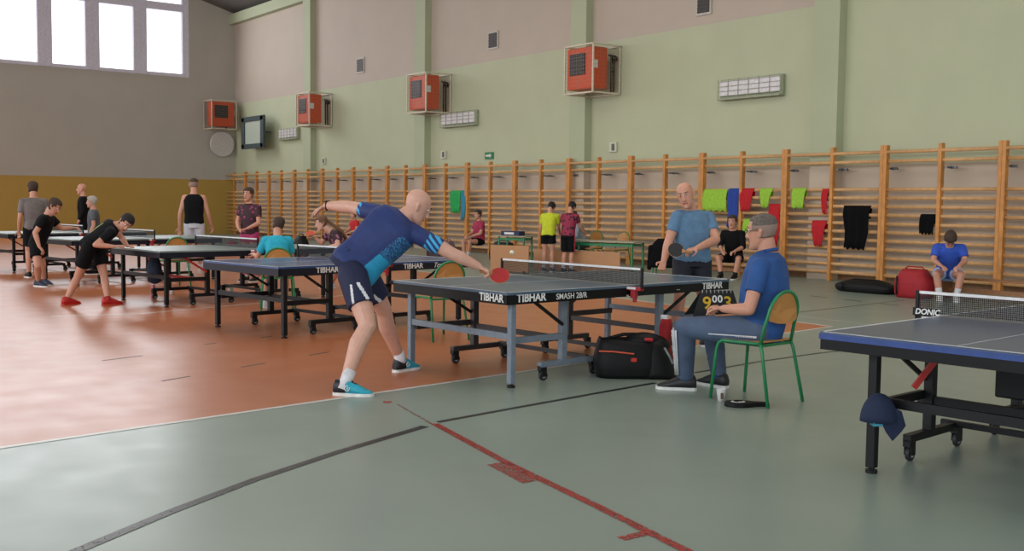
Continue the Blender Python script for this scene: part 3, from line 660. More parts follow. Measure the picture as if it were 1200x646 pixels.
# ---- 1 the player in navy
NAVY = mat('navy_jersey', '192d63', .7, vary=.1, scale=10); CYAN = mat('cyan_panel', '1f8fb8', .7); NVS = mat('navy_shorts', '10183a', .75, bump=.2); WHC = mat('white_cloth', 'cfcfd2', .8)
def dotted(name, c1, c2, scale, stripes=False):
    m = mat(name, c1, .7); N = m.node_tree.nodes; L = m.node_tree.links; tc = [n for n in N if n.type == 'TEX_COORD'][0]
    if stripes: v = N.new('ShaderNodeTexWave'); v.inputs['Scale'].default_value = scale; v.bands_direction = 'DIAGONAL'; o = v.outputs['Fac']; v.inputs['Distortion'].default_value = 1.5
    else: v = N.new('ShaderNodeTexVoronoi'); v.inputs['Scale'].default_value = scale; o = v.outputs['Distance']
    L.new(tc.outputs['Object'], v.inputs['Vector']); r = N.new('ShaderNodeValToRGB'); r.color_ramp.interpolation = 'CONSTANT'; r.color_ramp.elements[1].position = .5 if stripes else .36; r.color_ramp.elements[0].color = hexc(c2); r.color_ramp.elements[1].color = hexc(c1)
    L.new(o, r.inputs['Fac']); L.new(r.outputs['Color'], N['Principled BSDF'].inputs['Base Color']); return m
NCY = dotted('navy_cyan_stripes', '1d3266', '3aa3d6', 9, True); NDT = dotted('cyan_dots', '1d3266', '2fa0cc', 130)
d = 8.35
aA, tA = foot(391, 463, 437, 465); aB, tB = foot(462, 437, 497, 431)
P1 = dict(pel=J(417, 311, 8.4), neck=J(474, 252, 8.42), head=J(488, 242, 8.44), shA=J(492, 277, 8.36), shB=J(443, 250, 8.5), hip=(RT * 1 + FW * .25),
          elA=J(531, 298, 8.36), wrA=J(560, 312, 8.42), haA=J(575, 320, 8.45), elB=J(413, 243, 8.68), wrB=J(383, 241, 8.85), haB=J(366, 250, 8.9),
          hipA=J(425, 320, 8.5), hipB=J(413, 322, 8.28), knA=J(450, 364, 8.75), anA=aB, toA=tB, knB=J(431, 382, 8.1), anB=aA, toB=tA)
sA, sB = P1['shA'], P1['shB']; ax1 = (P1['neck'] - P1['pel']).normalized()
def pick1(c):
    rel = c - P1['pel']
    if (c - sA).length < .34 and (c - P1['elA']).length < .24: return 2
    if (c - sB).length < .34 and (c - P1['elB']).length < .17: return 2
    t = rel.dot(ax1); sd = rel.dot((RT - ax1 * RT.dot(ax1)).normalized())
    if sd > .065 + t * .12 and -.2 < t < .42: return 3 if t > .2 else 1
    return 0
def picks1(c):
    for q in ('A', 'B'):
        hp, k = P1['hip' + q], P1['kn' + q]; ax = (k - hp).normalized(); t = (c - hp).dot(ax); off = (c - hp) - ax * t
        u = off.dot(RT); 
        if .13 < t < .28 and (c - CAMLOC).length < (hp + ax * t - CAMLOC).length and (abs(u - (t - .13) * .25 - .02) < .012 or abs(u + .03 + (t - .13) * .15) < .009): return 1
    return 0
BLU = [mat('shoe_black', '14161f', .5), mat('shoe_turquoise', '1f9bb0', .5)]
p1 = person('bald player in navy and cyan jersey lunging with a red bat', P1, 1.02, J(545, 276, 8.6), SKP, None, top=[NAVY, CYAN, NCY, NDT], toppick=pick1, sleeve=.62, bottom='shorts', botm=[NVS, WHC], botpick=picks1, leglen=.62,
            socks=WHC, sockh=.11, shoes=BLU, sole=WHT, voxel=.006, girth=1.1, bulk=1.18, curlA=.9, curlB=.35, nA=V((0, 0, -1)) + FW * .2, nB=V((0, 0, -1)), headup=V((0, 0, 1)) + RT * .35, topname='jersey')
b = MB(); b.tube([P1['wrB'] + (V((0, 0, 1)) * math.cos(a) + FW * math.sin(a)) * .033 - RT * .0 for a in [i * math.pi / 8 for i in range(17)]], .011, 8); b.box(tuple(P1['wrB'] + V((0, 0, .035))), (.04, .035, .012)); build('watch', b, BLK, p1, True, org=p1.location)
for q in ('A', 'B'):     # round white marks on the outer side of each shoe
    an, to = P1['an' + q], P1['to' + q]; f = V((to.x - an.x, to.y - an.y, 0)).normalized(); sd = V((-f.y, f.x, 0)); sd = sd if sd.dot(FW) < 0 else -sd
    c = V((an.x, an.y, .062)) + f * .035 + sd * .0495; b = MB(); b.tube([c + f * .019 * math.cos(a) + V((0, 0, .019 * math.sin(a))) for a in [math.pi * k / 8 for k in range(3, 18)]], .0035, 6)
    b.tube([c + f * .012 + V((0, 0, .008)), c, c + f * .012 - V((0, 0, .012))], .003, 6); build('shoe_mark', b, WHT, p1, True, org=p1.location)
    b = MB(); b.seg(V((an.x, an.y, .10)) + f * .065 + sd * .012, V((an.x, an.y, .085)) + f * .10 - sd * .01, .006, .004, 8); b.seg(V((an.x, an.y, .11)) + f * .05 - sd * .012, V((an.x, an.y, .088)) + f * .09 + sd * .014, .006, .004, 8); build('lace_bow', b, BLK, p1, True, org=p1.location)
# bats
def bat(label, c, nrm, hd, face, back, group='table tennis bats'):
    nrm = V(nrm).normalized(); hd = (V(hd) - nrm * V(hd).dot(nrm)).normalized(); sd = nrm.cross(hd)
    r = root('table_tennis_bat', label, 'bat', c, 0, group); 
    ol = [(sd * .076 * math.cos(a) + hd * (-.080 * math.sin(a))) for a in [2 * math.pi * i / 28 for i in range(28)]]
    b = MB(); b.rings([[p - nrm * .003 for p in ol], [p + nrm * .003 for p in ol]]); build('blade', b, mat('blade_wood', 'c09a68'), r)
    b = MB(); b.rings([[p * .97 + nrm * .003 for p in ol], [p * .97 + nrm * .0065 for p in ol]]); build('rubber', b, face, r)
    b = MB(); b.rings([[p * .97 - nrm * .003 for p in ol], [p * .97 - nrm * .0065 for p in ol]]); build('rubber', b, back, r)
    b = MB(); b.loft([hd * .06, hd * .09, hd * .165], [sd] * 3, [.03, .014, .017], [.010, .011, .013], n=14); build('handle', b, mat('handle_wood', 'a9794c'), r, True)
RUB = mat('red_rubber', 'a01218', .45); KRB = mat('black_rubber', '1b1b1e', .5)
bat('red bat in the hand of the bald player in navy', J(585.5, 323, 8.45), -FW * .75 + V((0, 0, 1)) * .62, J(565, 314, 8.44) - J(585.5, 323, 8.45), RUB, KRB)
r = root('table_tennis_ball', 'white ball in the air above the blue-grey table', 'ball', J(600, 296, 9.6)); b = MB(); b.ball((0, 0, 0), .02, 18); build('ball_shell', b, mat('ball_white', 'e8e4cc', .4), r, True)

# ---- 2 the opponent
BT = mat('steel_blue_tee', '557795', .8, vary=.12, scale=14, bump=.3); NVT = mat('dark_navy_shorts', '0c101e', .8)
d = 11.0; px = 1.0
P2 = dict(pel=J(811, 302, 11.0), neck=J(812, 246, 11.0), head=J(803.5, 229, 10.9), shA=J(794, 254, 10.92), shB=J(830, 255, 11.05), elA=J(784, 282, 10.9), wrA=J(778, 306, 10.75), haA=J(775, 316, 10.7),
          elB=J(839, 281, 10.9), wrB=J(817, 291, 10.68), haB=J(802, 295, 10.62), hip=-(RT) , knA=J(797, 348, 10.85), anA=J(789, 390, 10.9), toA=J(782, 396, 10.7), knB=J(824, 348, 10.95), anB=J(828, 391, 11.05), toB=J(822, 397, 10.8))
for q in ('A', 'B'): P2['an' + q].z = .085; P2['to' + q].z = .04
person('bald man in steel blue t-shirt holding a black bat behind the table', P2, 1.0, J(770, 262, 9.6), SKN, None, top=[BT], sleeve=.62, bottom='shorts', botm=[NVT], leglen=.85, socks=WHC, shoes=BLK, sole=WHT, voxel=.007, curlA=.5, curlB=.5, nA=-FW, nB=V((0, 0, -1)) + FW * .3, girth=1.07, bulk=1.12)
bat('black bat held by the man in steel blue t-shirt', J(792, 293, 10.6), -FW + V((0, 0, .3)), J(812, 297, 10.6) - J(792, 293, 10.6), KRB, RUB)

# ---- 3 the seated umpire
ROY = mat('royal_blue_polo', '1c4a86', .75, vary=.15, scale=9, bump=.3); GRT = mat('slate_blue_tracksuit', '46566f', .75, vary=.15, scale=9, bump=.3); GRH = mat('grey_hair', '4a4039', .85, col2='6e655e', scale=70)
aA, tA = foot(816, 458, 775, 456); aB, tB = foot(852, 456, 825, 451)
P3 = dict(pel=J(893, 384, 8.0), neck=J(900, 295, 7.95), head=J(894, 272, 7.93), shA=J(891, 313, 7.78), shB=J(906, 312, 8.14), elA=J(878, 363, 7.72), wrA=J(848, 362, 7.84), haA=J(834, 360, 7.92), elB=J(884, 362, 8.3), wrB=J(864, 358, 8.3), haB=J(852, 352, 8.25),
          hip=-FW, hipA=J(890, 388, 7.9), hipB=J(892, 385, 8.1), knA=J(803, 384, 8.12), anA=aA, toA=tA, knB=J(835, 384, 8.42), anB=aB, toB=tB)
def pick3(c):
    for q in ('A',):
        for a, b2 in ((P3['hip' + q], P3['kn' + q]),):
            ax = (b2 - a).normalized(); t = (c - a).dot(ax)
            if 0 <= t <= (b2 - a).length * .88:
                off = ((c - a) - ax * t); 
                pass
                if a is P3['hip' + q] and t < .36 and off.length > 0 and off.dot(-FW) > 0 and abs(off.normalized().dot(V((0, 0, 1))) + .3) < .05: return 1
    return 0
p3 = person('seated umpire in royal blue polo holding the flip scoreboard', P3, 1.04, J(860, 273, 8.05), SKN, GRH, 'buzz', top=[ROY], sleeve=.6, collar=True, bottom='trousers', botm=[GRT, WHC], botpick=pick3, socks=mat('blue_sock', '1d4c8c'), sockh=.1,
       shoes=mat('black_running_shoe', '1a1b1f', .5), sole=WHT, voxel=.006, curlA=.9, curlB=.6, nA=V((0, 0, -1)), nB=V((0, 0, -1)), girth=1.12, bulk=1.04, belly=.035, glasses=True, shoeface=mat('grey_lace', '77797c'))
ka, aa = P3['knA'], P3['anA']
for q, dv in enumerate((.75, .45, .15)):
    nd = (-RT * 1 - FW * dv).normalized(); b = MB(); b.tube([ka.lerp(aa, t) + nd * (.104 - .026 * t) for t in (.05, .3, .6, .9)], .0065, 6); build('side_stripe', b, WHC, p3, True, org=p3.location)
# scoreboard: an A-frame of two black leaves with flip numbers
BLKS = mat('scoreboard_black', '101012', .5); YEL = mat('number_yellow', 'c9a227', .5)
tl, trr, br_, bl_ = J(821, 341.5, 8.08), J(859, 341.0, 8.02), J(867, 370, 7.98), J(812, 371, 8.14)
o = V((tl.x, tl.y, .62)); r = root('flip_scoreboard', 'black flip scoreboard with yellow and white numbers on the umpire\'s lap', 'scoreboard', o)
xd = (trr - tl).normalized(); nn = (trr - tl).cross(bl_ - tl).normalized(); br_ = br_ - nn * nn.dot(br_ - tl); nn = nn if nn.dot(CAMLOC - tl) > 0 else -nn; ud = nn.cross(xd).normalized(); ud = ud if ud.z > 0 else -ud
b = MB(); b.poly([tl, trr, br_, bl_], -nn, .006); build('front_leaf', b, BLKS, r, org=o)
bk2 = J(802, 369, 8.3); b = MB(); b.poly([tl - nn * .01, trr - nn * .01, trr - nn * .01 + (bk2 - tl) * .9, bk2], -nn, .005); build('rear_leaf', b, BLKS, r, org=o)
b = MB()
for i in range(8):
    c = tl.lerp(trr, (i + .5) / 8); b.tube([c + nn * .012 + ud * .012 * math.cos(a) + nn * .012 * math.sin(a) for a in [k * math.pi / 4 for k in range(9)]], .0025, 6)
build('ring_binding', b, mat('binding_white', 'a9a9a9', .4), r, org=o)
for s_, sz_, t_, dz, m_ in (('9', .135, .05, -.135, YEL), ('0', .075, .35, -.085, WHT), ('0', .075, .52, -.085, WHT), ('3', .135, .69, -.135, YEL)):
    text('number', s_, sz_, tl.lerp(trr, t_) + ud * (dz) + nn * .008, xd, ud, m_, r, .002, 0, porg=o)

# ---- 4 seated in black by the bars
BKC = mat('black_cloth', '0b0b0e', .85, spec=.2, vary=.2, bump=.3); BRH = mat('brown_hair', '3d2c22', .8); DKH = mat('black_hair', '181312', .8); GYH = mat('white_hair', 'a8a49c', .8)
def simple(label, u, vh, vf, d, s, fc, **k):      # a standing figure: head and feet pixels, distance, facing vector
    g = J(u, vf, d); g.z = 0; fc = V(fc); fc.z = 0; fc.normalize(); sd = V((fc.y, -fc.x, 0)); U = V((0, 0, 1)); top_ = J(u, vh, d)
    lean = k.pop('lean', 0); H = s * 1.78; kk = lambda x, y, z: g + sd * x * s + fc * y * s + U * z * s
    P = dict(pel=kk(0, 0, .95), neck=kk(0, lean * .5, 1.49 - lean * lean * .22), head=kk(0, .03 + lean * .68, 1.655 - lean * lean * .32 - lean * .06), shA=kk(.185, lean * .45, 1.41 - lean * lean * .2), shB=kk(-.185, lean * .45, 1.41 - lean * lean * .2),
             elA=kk(.24, .0 + lean * .45, 1.12), wrA=kk(.24, .1 + lean * .45, .88), haA=kk(.23, .12 + lean * .45, .8), elB=kk(-.24, 0 + lean * .45, 1.12), wrB=kk(-.24, .1 + lean * .45, .88), haB=kk(-.23, .12 + lean * .45, .8), hip=sd,
             knA=kk(.1, .03, .5), anA=kk(.11, -.02, .085), toA=kk(.12, .15, .04), knB=kk(-.1, .03, .5), anB=kk(-.11, -.02, .085), toB=kk(-.12, .15, .04))
    for n_, f_ in (('arms', None),):
        for key, val in (k.pop('move', {}) or {}).items(): P[key] = kk(*val)
    for key, val in (k.pop('at', {}) or {}).items(): P[key] = val
    lk = k.pop('look', None); lk = kk(*lk) if lk else kk(0, 2, 1.6)
    k.setdefault('voxel', .011)
    return person(label, P, s, lk, **k)
def sitter(label, u, v, d, s, fc, seat=.42, ground=0.0, **k):   # seated: seat pixel, facing
    g = J(u, v, d); g.z = 0; fc = V(fc); fc.z = 0; fc.normalize(); sd = V((fc.y, -fc.x, 0)); U = V((0, 0, 1)); kk = lambda x, y, z: g + sd * x * s + fc * y * s + U * (z * s)
    z0 = seat / s + .09; ln = k.pop('lean', .1); op = k.pop('open', .12)
    P = dict(pel=kk(0, 0, z0), neck=kk(0, .55 * ln, z0 + .55 - ln * ln * .3), head=kk(0, .72 * ln + .02, z0 + .715 - ln * ln * .45), shA=kk(.18, .5 * ln, z0 + .47 - ln * ln * .2), shB=kk(-.18, .5 * ln, z0 + .47 - ln * ln * .2),
             elA=kk(.23, .5 * ln + .08, z0 + .2), wrA=kk(.13, .5 * ln + .3, z0 + .13), haA=kk(.08, .5 * ln + .38, z0 + .1), elB=kk(-.23, .5 * ln + .08, z0 + .2), wrB=kk(-.13, .5 * ln + .3, z0 + .13), haB=kk(-.08, .5 * ln + .38, z0 + .1), hip=sd,
             knA=kk(op + .06, .42, z0 - .02), anA=kk(op, .43, .085), toA=kk(op, .62, .04), knB=kk(-op - .06, .42, z0 - .02), anB=kk(-op, .43, .085), toB=kk(-op, .62, .04))
    for key, val in (k.pop('move', {}) or {}).items(): P[key] = kk(*val)
    lk = k.pop('look', None); lk = kk(*lk) if lk else kk(0, 2, z0 + .6)
    k.setdefault('voxel', .011)
    return person(label, P, s, lk, **k)
TOCAM = -FW
sitter('seated young man in black tee and shorts against the bars', 860, 310, 21.2, 1.0, TOCAM - RT * .5, .34, lean=.25, top=[BKC], sleeve=1.2, botm=[BKC], leglen=.8, hair=BRH, shoes=BLK, socks=BLK, sockh=.06, open=.14)
# ---- 5, 6, 7 around the desk
YLW = mat('neon_yellow_tee', 'b9c423', .8); MAR = dotted('maroon_print', '8a1c3e', '2c0a18', 13); WSK = mat('white_sock', 'c4c4c8', .8)
simple('child in neon yellow t-shirt standing at the desk with back turned', 642, 240, 319, 22.5, .84, FW * .9 + RT * .35, lean=.25, top=[YLW], sleeve=.7, botm=[BKC], leglen=.5, hair=DKH, socks=WSK, sockh=.14, shoes=mat('kid_shoe', '3a3f55'), sole=WHT, move={'elA': (.2, .22, 1.15), 'wrA': (.16, .42, 1.0), 'haA': (.14, .52, .96)}, look=(.2, 1, .9))
simple('child in maroon print shirt and black trousers standing at the desk', 665, 240, 318, 22.3, .84, FW * .8 + RT * .5, lean=.2, top=[MAR], sleeve=.6, botm=[BKC, mat('red_white_stripe', 'b0304a')], leglen=.95, hair=DKH, socks=WSK, sockh=.12, shoes=BLK, sole=WHT, move={'elA': (.22, .2, 1.15), 'wrA': (.22, .42, 1.0), 'haA': (.2, .5, .96)}, look=(.1, 1, .9),
       botpick=lambda c: 1 if (c - J(665, 295, 22.3)).dot(RT) > .13 else 0)
sitter('person in pale grey hoodie sitting at the desk beside the bars', 683, 300, 24.0, .95, -RT * .7 - FW * .2, .44, lean=.35, top=[mat('grey_hoodie', '8b929a', .85)], sleeve=1.7, botm=[mat('dark_trousers', '26302c', .85)], bottom='trousers', hair=BRH, shoes=BLK)
# ---- 8 girl in red
REDP = dotted('red_pink_jersey', 'b81f30', '7a1850', 5, True)
sitter('girl in red and purple shirt sitting against the wall bars', 562, 285, 27.5, .93, -RT * .8 - FW * .5, .38, lean=.05, top=[REDP], sleeve=.6, botm=[BKC], leglen=.45, hair=BRH, shoes=mat('grey_shoe', 'a9a7a4'), socks=WSK)
# ---- 9 leaning girl with ponytail
DMP = dotted('dark_maroon_print', '2c0f1c', '8d5a70', 16)
P9 = dict(pel=J(404, 296, 17.6), neck=J(388, 271, 17.5), head=J(377, 262, 17.45), shA=J(394, 274, 17.2), shB=J(386, 272, 17.75), elA=J(396, 288, 17.1), wrA=J(386, 289, 17.2), haA=J(380, 290, 17.2), elB=J(377, 285, 17.85), wrB=J(370, 279, 17.8), haB=J(364, 276, 17.8), hip=-FW,
          knA=J(396, 317, 17.3), anA=J(388, 335, 17.6), toA=J(380, 337, 17.6), knB=J(405, 317, 17.9), anB=J(412, 334, 18.2), toB=J(405, 336, 18.2), ponytip=J(410, 285, 17.5))
for q in ('A', 'B'): P9['an' + q].z = .085; P9['to' + q].z = .04
person('girl with ponytail in dark maroon shirt crouching over the far table', P9, .92, J(350, 268, 17.3), SKP, mat('light_brown_hair', '6a4a34', .8), 'pony', top=[DMP], sleeve=.6, botm=[BKC], leglen=.5, socks=WSK, sockh=.05, shoes=mat('white_shoe', 'c5c4c2'), voxel=.009)
bat('orange-red bat held by the girl in dark maroon', J(364, 273.5, 17.75), -FW * .5 + V((0, 0, 1)), RT, mat('orange_rubber', 'c23a1c'), KRB)
# ---- 10 child in red
sitter('small child in red top sitting by the bars behind the ponytail girl', 417, 282, 29.5, .82, -RT * .7 - FW * .6, .4, lean=.1, top=[mat('red_top', 'b81e26', .8)], sleeve=.5, botm=[BKC], leglen=.6, hair=BRH, shoes=BLK)
# ---- 11 boy in turquoise
TQ = mat('turquoise_tee', '1fa3bd', .8, bump=.3)
fcc = V((-.85, .34, 0)).normalized(); sdc = V((fcc.y, -fcc.x, 0)); g = V((-13.1, 5.97, 0)); K = lambda x, y, z: g + sdc * x + fcc * y + V((0, 0, z))
P11 = dict(pel=K(0, -.05, .55), neck=K(0, .02, .98), head=J(326, 264, 14.25), shA=K(.15, .02, .92), shB=K(-.15, .02, .92), elA=K(.2, .1, .68), wrA=K(.2, .3, .68), haA=K(.18, .38, .7), elB=K(-.25, .12, .70), wrB=K(-.3, .3, .72), haB=K(-.3, .4, .74), hip=sdc,
           knA=K(.13, .33, .46), anA=K(.12, .30, .075), toA=K(.13, .45, .04), knB=K(-.13, .33, .46), anB=K(-.15, .28, .075), toB=K(-.17, .45, .04))
person('boy in turquoise t-shirt sitting on a green chair with his back turned', P11, .82, J(300, 262, 15.3), SKN, BRH, 'short', top=[TQ], sleeve=.7, botm=[BKC], leglen=.7, socks=WSK, sockh=.1, shoes=mat('white_trainers', 'c9c9c9'), sole=WHT, voxel=.008, shoeface=BLK)
# ---- 12 maroon shirt, 13 tank top
simple('person in maroon and black shirt standing behind the boy in turquoise', 293, 228, 333, 18.9, .93, TOCAM - RT * .4, top=[dotted('plum_print', '33121f', '8a2f58', 14)], sleeve=.6, botm=[mat('pink_shorts', 'a3245e')], leglen=.4, hair=BRH, socks=WSK, shoes=BLK, move={'elA': (.24, .05, 1.14), 'wrA': (.1, .22, 1.02), 'haA': (.03, .26, 1.0), 'elB': (-.24, .05, 1.12), 'wrB': (-.12, .24, 1.02), 'haB': (-.05, .28, 1.0)})
simple('tall person in black tank top and white shorts near the far tables', 228, 212, 312, 20.9, 1.04, FW * .9 - RT * .2, top=[BKC], sleeve=0, botm=[mat('white_shorts', 'b9bbc2', .8)], leglen=.8, hair=BRH, hairstyle='buzz', socks=WSK, shoes=WHT, move={'elB': (-.25, .0, 1.12), 'wrB': (-.27, .06, .86), 'haB': (-.27, .08, .78), 'elA': (.25, 0, 1.12), 'wrA': (.30, .1, .9), 'haA': (.32, .12, .82), 'shA': (.165, 0, 1.42), 'shB': (-.165, 0, 1.42)})
# ---- 14 boy in black leaning on the table
aA, tA = foot(72, 358, 84, 357); aB, tB = foot(119, 358, 136, 357)
BKG = mat('black_green_shirt', '0d0f12', .8, spec=.2)
P14 = dict(pel=J(108, 284, 14.5), neck=J(136, 263, 14.5), head=J(147, 261, 14.5), shA=J(130, 273, 14.25), shB=J(127, 262, 14.75), elA=J(112, 287, 14.15), wrA=J(133, 289, 14.2), haA=J(142, 288, 14.2), elB=J(143, 279, 14.9), wrB=J(149, 288, 14.85), haB=J(158, 291, 14.8), hip=-FW * .9 + RT * .2,
           hipA=J(105, 289, 14.35), hipB=J(114, 288, 14.65), knA=J(91, 325, 14.5), anA=aA, toA=tA, knB=J(122, 324, 14.65), anB=aB, toB=tB)
def pick14(c):
    t = (c - P14['pel']).dot((P14['neck'] - P14['pel']).normalized()); z = c - P14['pel'] - (P14['neck'] - P14['pel']) * (t / (P14['neck'] - P14['pel']).length)
    return 1 if z.dot(-FW) > .06 and abs(z.z - .085) < .006 and .08 < t < .3 else 0
person('boy in black kit and red shoes leaning over the table to write', P14, .94, J(158, 300, 14.1), SKN, DKH, 'short', top=[BKG, mat('lime_trim', '8a9a3c')], toppick=pick14, sleeve=.6, botm=[BKC], leglen=.62, shoes=mat('red_shoe', 'b5201c', .5), sole=RED, socks=mat('red_sock', 'a8201c'), sockh=.02, voxel=.008, curlA=.4, curlB=.4, headup=V((0, 0, .8)) + RT * .6)
# ---- 15, 16, 17, 19 in the distance
simple('bald man in black jacket standing far behind the leaning boy', 99, 225, 320, 25.5, 1.0, -RT * .9 + TOCAM * .3, top=[BKC], sleeve=1.8, botm=[BKC], bottom='trousers', shoes=BLK)
simple('white-haired person whose head shows behind the leaning boy', 111, 238, 338, 20.3, .83, -RT * .8 + TOCAM * .3, top=[mat('grey_top', '4c4f55')], sleeve=.6, botm=[BKC], bottom='trousers', hair=GYH, shoes=BLK)
P17 = dict(pel=J(44, 284, 17.3), neck=J(56, 252, 17.3), head=J(63, 242, 17.3), shA=J(52, 257, 17.05), shB=J(60, 256, 17.5), elA=J(41, 273, 17.0), wrA=J(46, 289, 17.0), haA=J(50, 294, 17.0), elB=J(72, 268, 17.6), wrB=J(84, 267, 17.7), haB=J(91, 267, 17.7), hip=-FW * .8 + RT * .3,
           knA=J(44, 312, 17.1), anA=J(45, 333, 17.3), toA=J(55, 334, 17.2), knB=J(50, 311, 17.5), anB=J(52, 330, 17.6), toB=J(60, 331, 17.5))
for q in ('A', 'B'): P17['an' + q].z = .085; P17['to' + q].z = .04
person('player in black bending toward the table at the far end of the row', P17, 1.0, J(90, 262, 17.3), SKN, BRH, 'short', top=[BKC], sleeve=.6, botm=[BKC], leglen=.6, shoes=mat('dark_blue_shoe', '1c2740'), socks=BLK, sockh=.03, voxel=.011)
simple('person in grey top standing behind the bending player in black', 41, 222, 325, 19.3, .97, FW * .7 - RT * .5, top=[mat('grey_brown_top', '6a615e')], sleeve=.7, botm=[BKC], leglen=.8, hair=BRH, shoes=BLK)
# ---- 18 in blue on the bench
BL2 = mat('bright_blue_shirt', '2b50b4', .8)
sitter('player in bright blue shirt sitting bent forward on the low bench', 1110, 325, 16.9, 1.0, -FW - RT * .35, .34, lean=.62, top=[BL2], sleeve=.7, botm=[mat('pale_blue_shorts', '8fa3c8')], leglen=.45, hair=BRH, shoes=WHT, socks=WSK, look=(0, .8, .1))

# ------------------------------------------------------------------ hanging clothes
def cloth(name, label, cat, u0, u1, vt, vb, m, taper=1.0, wav=2, group=None, stripe=None, yy=BY, label2=None):
    def onw(u, v, Y): 
        rr = FW + RT * ((u - 600) / FX) + UP * ((323 - v) / FX); return CAMLOC + rr * (Y / rr.y)
    a = onw(u0, vt, yy - .03); b2 = onw(u1, vt, yy - .03); zb = onw(u0, vb, yy - .05).z; xa, xb, zt = a.x, b2.x, a.z
    # rest it on the nearest rung
    zr = min(RZ, key=lambda z: abs(z - zt)); zt2 = zr + .024
    o = V(((xa + xb) / 2, yy, zt2)); r = root(name, label, cat, o, 0, group)
    W_ = xb - xa; n = 14; rows = []
    path = [(.03, -min(.25, (zt2 - zb) * .5)), (.03, -.06), (.022, -.01), (0, .004), (-.025, -.01)]
    H_ = zt2 - zb; path += [(-.032 - .01 * k, -H_ * k / 5) for k in range(1, 6)]
    for k, (y, z) in enumerate(path):
        row = []
        for i in range(n + 1):
            t = i / n - .5; tp = 1 if z > -.05 else 1 + (taper - 1) * min(1, -z / H_); wv = .014 * math.sin(t * math.pi * 2 * wav + 1 + k * .25) * min(1, max(0, -z) * 6)
            row.append(V((t * W_ * tp + .02 * math.sin(z * 9), y + (wv if y < 0 else -wv * .3), z + .025 * math.sin(i * 1.7) * (1 if k == len(path) - 1 else 0))))
        rows.append(row)
    b = MB(); vs = [p for row in rows for p in row]; fs = [(k * (n + 1) + i, k * (n + 1) + i + 1, (k + 1) * (n + 1) + i + 1, (k + 1) * (n + 1) + i) for k in range(len(rows) - 1) for i in range(n)]
    b.add(vs, fs); ob = build('draped_fabric', b, m, r, True); so = ob.modifiers.new('s', 'SOLIDIFY'); so.thickness = .012; so.offset = -1
    return r
LIM = mat('lime_cloth', '93bf38', .85); RDC = mat('red_cloth', 'b3121c', .85); BLC = mat('blue_cloth', '1f3f92', .85); BKJ = mat('black_jacket_cloth', '08080b', .9, spec=.15); GRC = mat('green_cloth', '1c9a4c', .85); TEC = mat('teal_cloth', '2a7f98', .85)
gj = 'shirts and towels hung on the wall bars'
cloth('training_bib', 'wide lime cloth over the bars above the seated man in black', 'bib', 825, 853, 220.5, 247, LIM, 1, 3, gj)
cloth('towel', 'long dark blue towel hanging beside the wide lime cloth', 'towel', 854, 867, 219, 266, BLC, .8, 2, gj)
cloth('shirt', 'red shirt hanging between the blue towel and a lime bib', 'shirt', 867, 884, 221, 247, RDC, .6, 2, gj)
cloth('training_bib', 'lime bib with a pointed hem beside the red shirt', 'bib', 891, 906, 220, 243, LIM, .45, 2, gj)
cloth('towel', 'long red towel lower on the bars by the umpire\'s head', 'towel', 902, 915, 239, 287, RDC, .9, 2, gj)
cloth('training_bib', 'lime bib low on the bars beside the umpire\'s face', 'bib', 872, 884, 254, 276, LIM, .9, 2, gj)
cloth('training_bib', 'small lime bib hanging alone past the double upright', 'bib', 929, 945, 219, 244, LIM, .8, 2, gj)
cloth('shirt', 'narrow red shirt hanging on the top close rungs by an upright', 'shirt', 964, 972, 219, 250, RDC, .7, 1, gj)
cloth('shirt', 'red pointed cloth hanging lower below the narrow red shirt', 'shirt', 952, 969, 258, 288, RDC, .5, 2, gj)
cloth('jacket', 'big black jacket hanging on the bars over the black bag', 'jacket', 989, 1021, 239, 291, BKJ, .75, 3, gj)
cloth('cap', 'small black cap hung on the bars above the player in bright blue', 'cap', 1079, 1098, 250, 274, BKJ, .8, 2, gj)
cloth('towel', 'bright green towel on the bars behind the bald player', 'towel', 528, 541, 221, 249, GRC, .8, 3, gj)
cloth('towel', 'narrow teal towel hanging beside the bright green towel', 'towel', 541, 547, 221, 257, TEC, .7, 1, gj)

# ------------------------------------------------------------------ bags
def bag(name, label, cat, g, sx, sy, sz, m, rz=0, accent=None, group=None, straps=True):
    r = root(name, label, cat, g, rz, group); b = MB(); R = []
    for i in range(9):
        t = i / 8; z = sz * t; k = (1 - .10 * (2 * t - 1) ** 2) * (1 if t < .6 else 1 - .35 * (t - .6) / .4); k *= .94 if i == 0 else 1
        R.append([V((sx / 2 * k * math.copysign(abs(math.cos(a)) ** .55, math.cos(a)) + .01 * math.sin(5 * a + z * 9), sy / 2 * k * math.copysign(abs(math.sin(a)) ** .6, math.sin(a)), z)) for a in [2 * math.pi * j / 32 for j in range(32)]])
    b.rings(R); build('bag_body', b, m, r, True)
    b = MB(); b.tube([(-sx * .3, 0, sz * .97), (-sx * .2, 0, sz * 1.08), (sx * .2, 0, sz * 1.08), (sx * .3, 0, sz * .97)], .012, 8); build('carry_handle', b, m, r, True)
    if straps:
        b = MB(); b.tube([(-sx * .3, -sy * .5, sz * .75), (-sx * .28, -sy * .58, sz * .4), (-sx * .3, -sy * .5, .05)], .014, 8); build('strap', b, accent or m, r, True)
    return r
g = (G(697, 441) + G(785, 443)) / 2
BGB = mat('black_nylon', '060608', .6, spec=.3, bump=.3, vary=.3)
gx = V((-6.505, 6.20, 0)); o = gx
r = root('sports_bag', 'big black duffel bag with a red stripe beside the grey table leg', 'bag', gx, math.atan2(RT.y, RT.x))
b = MB(); R = []
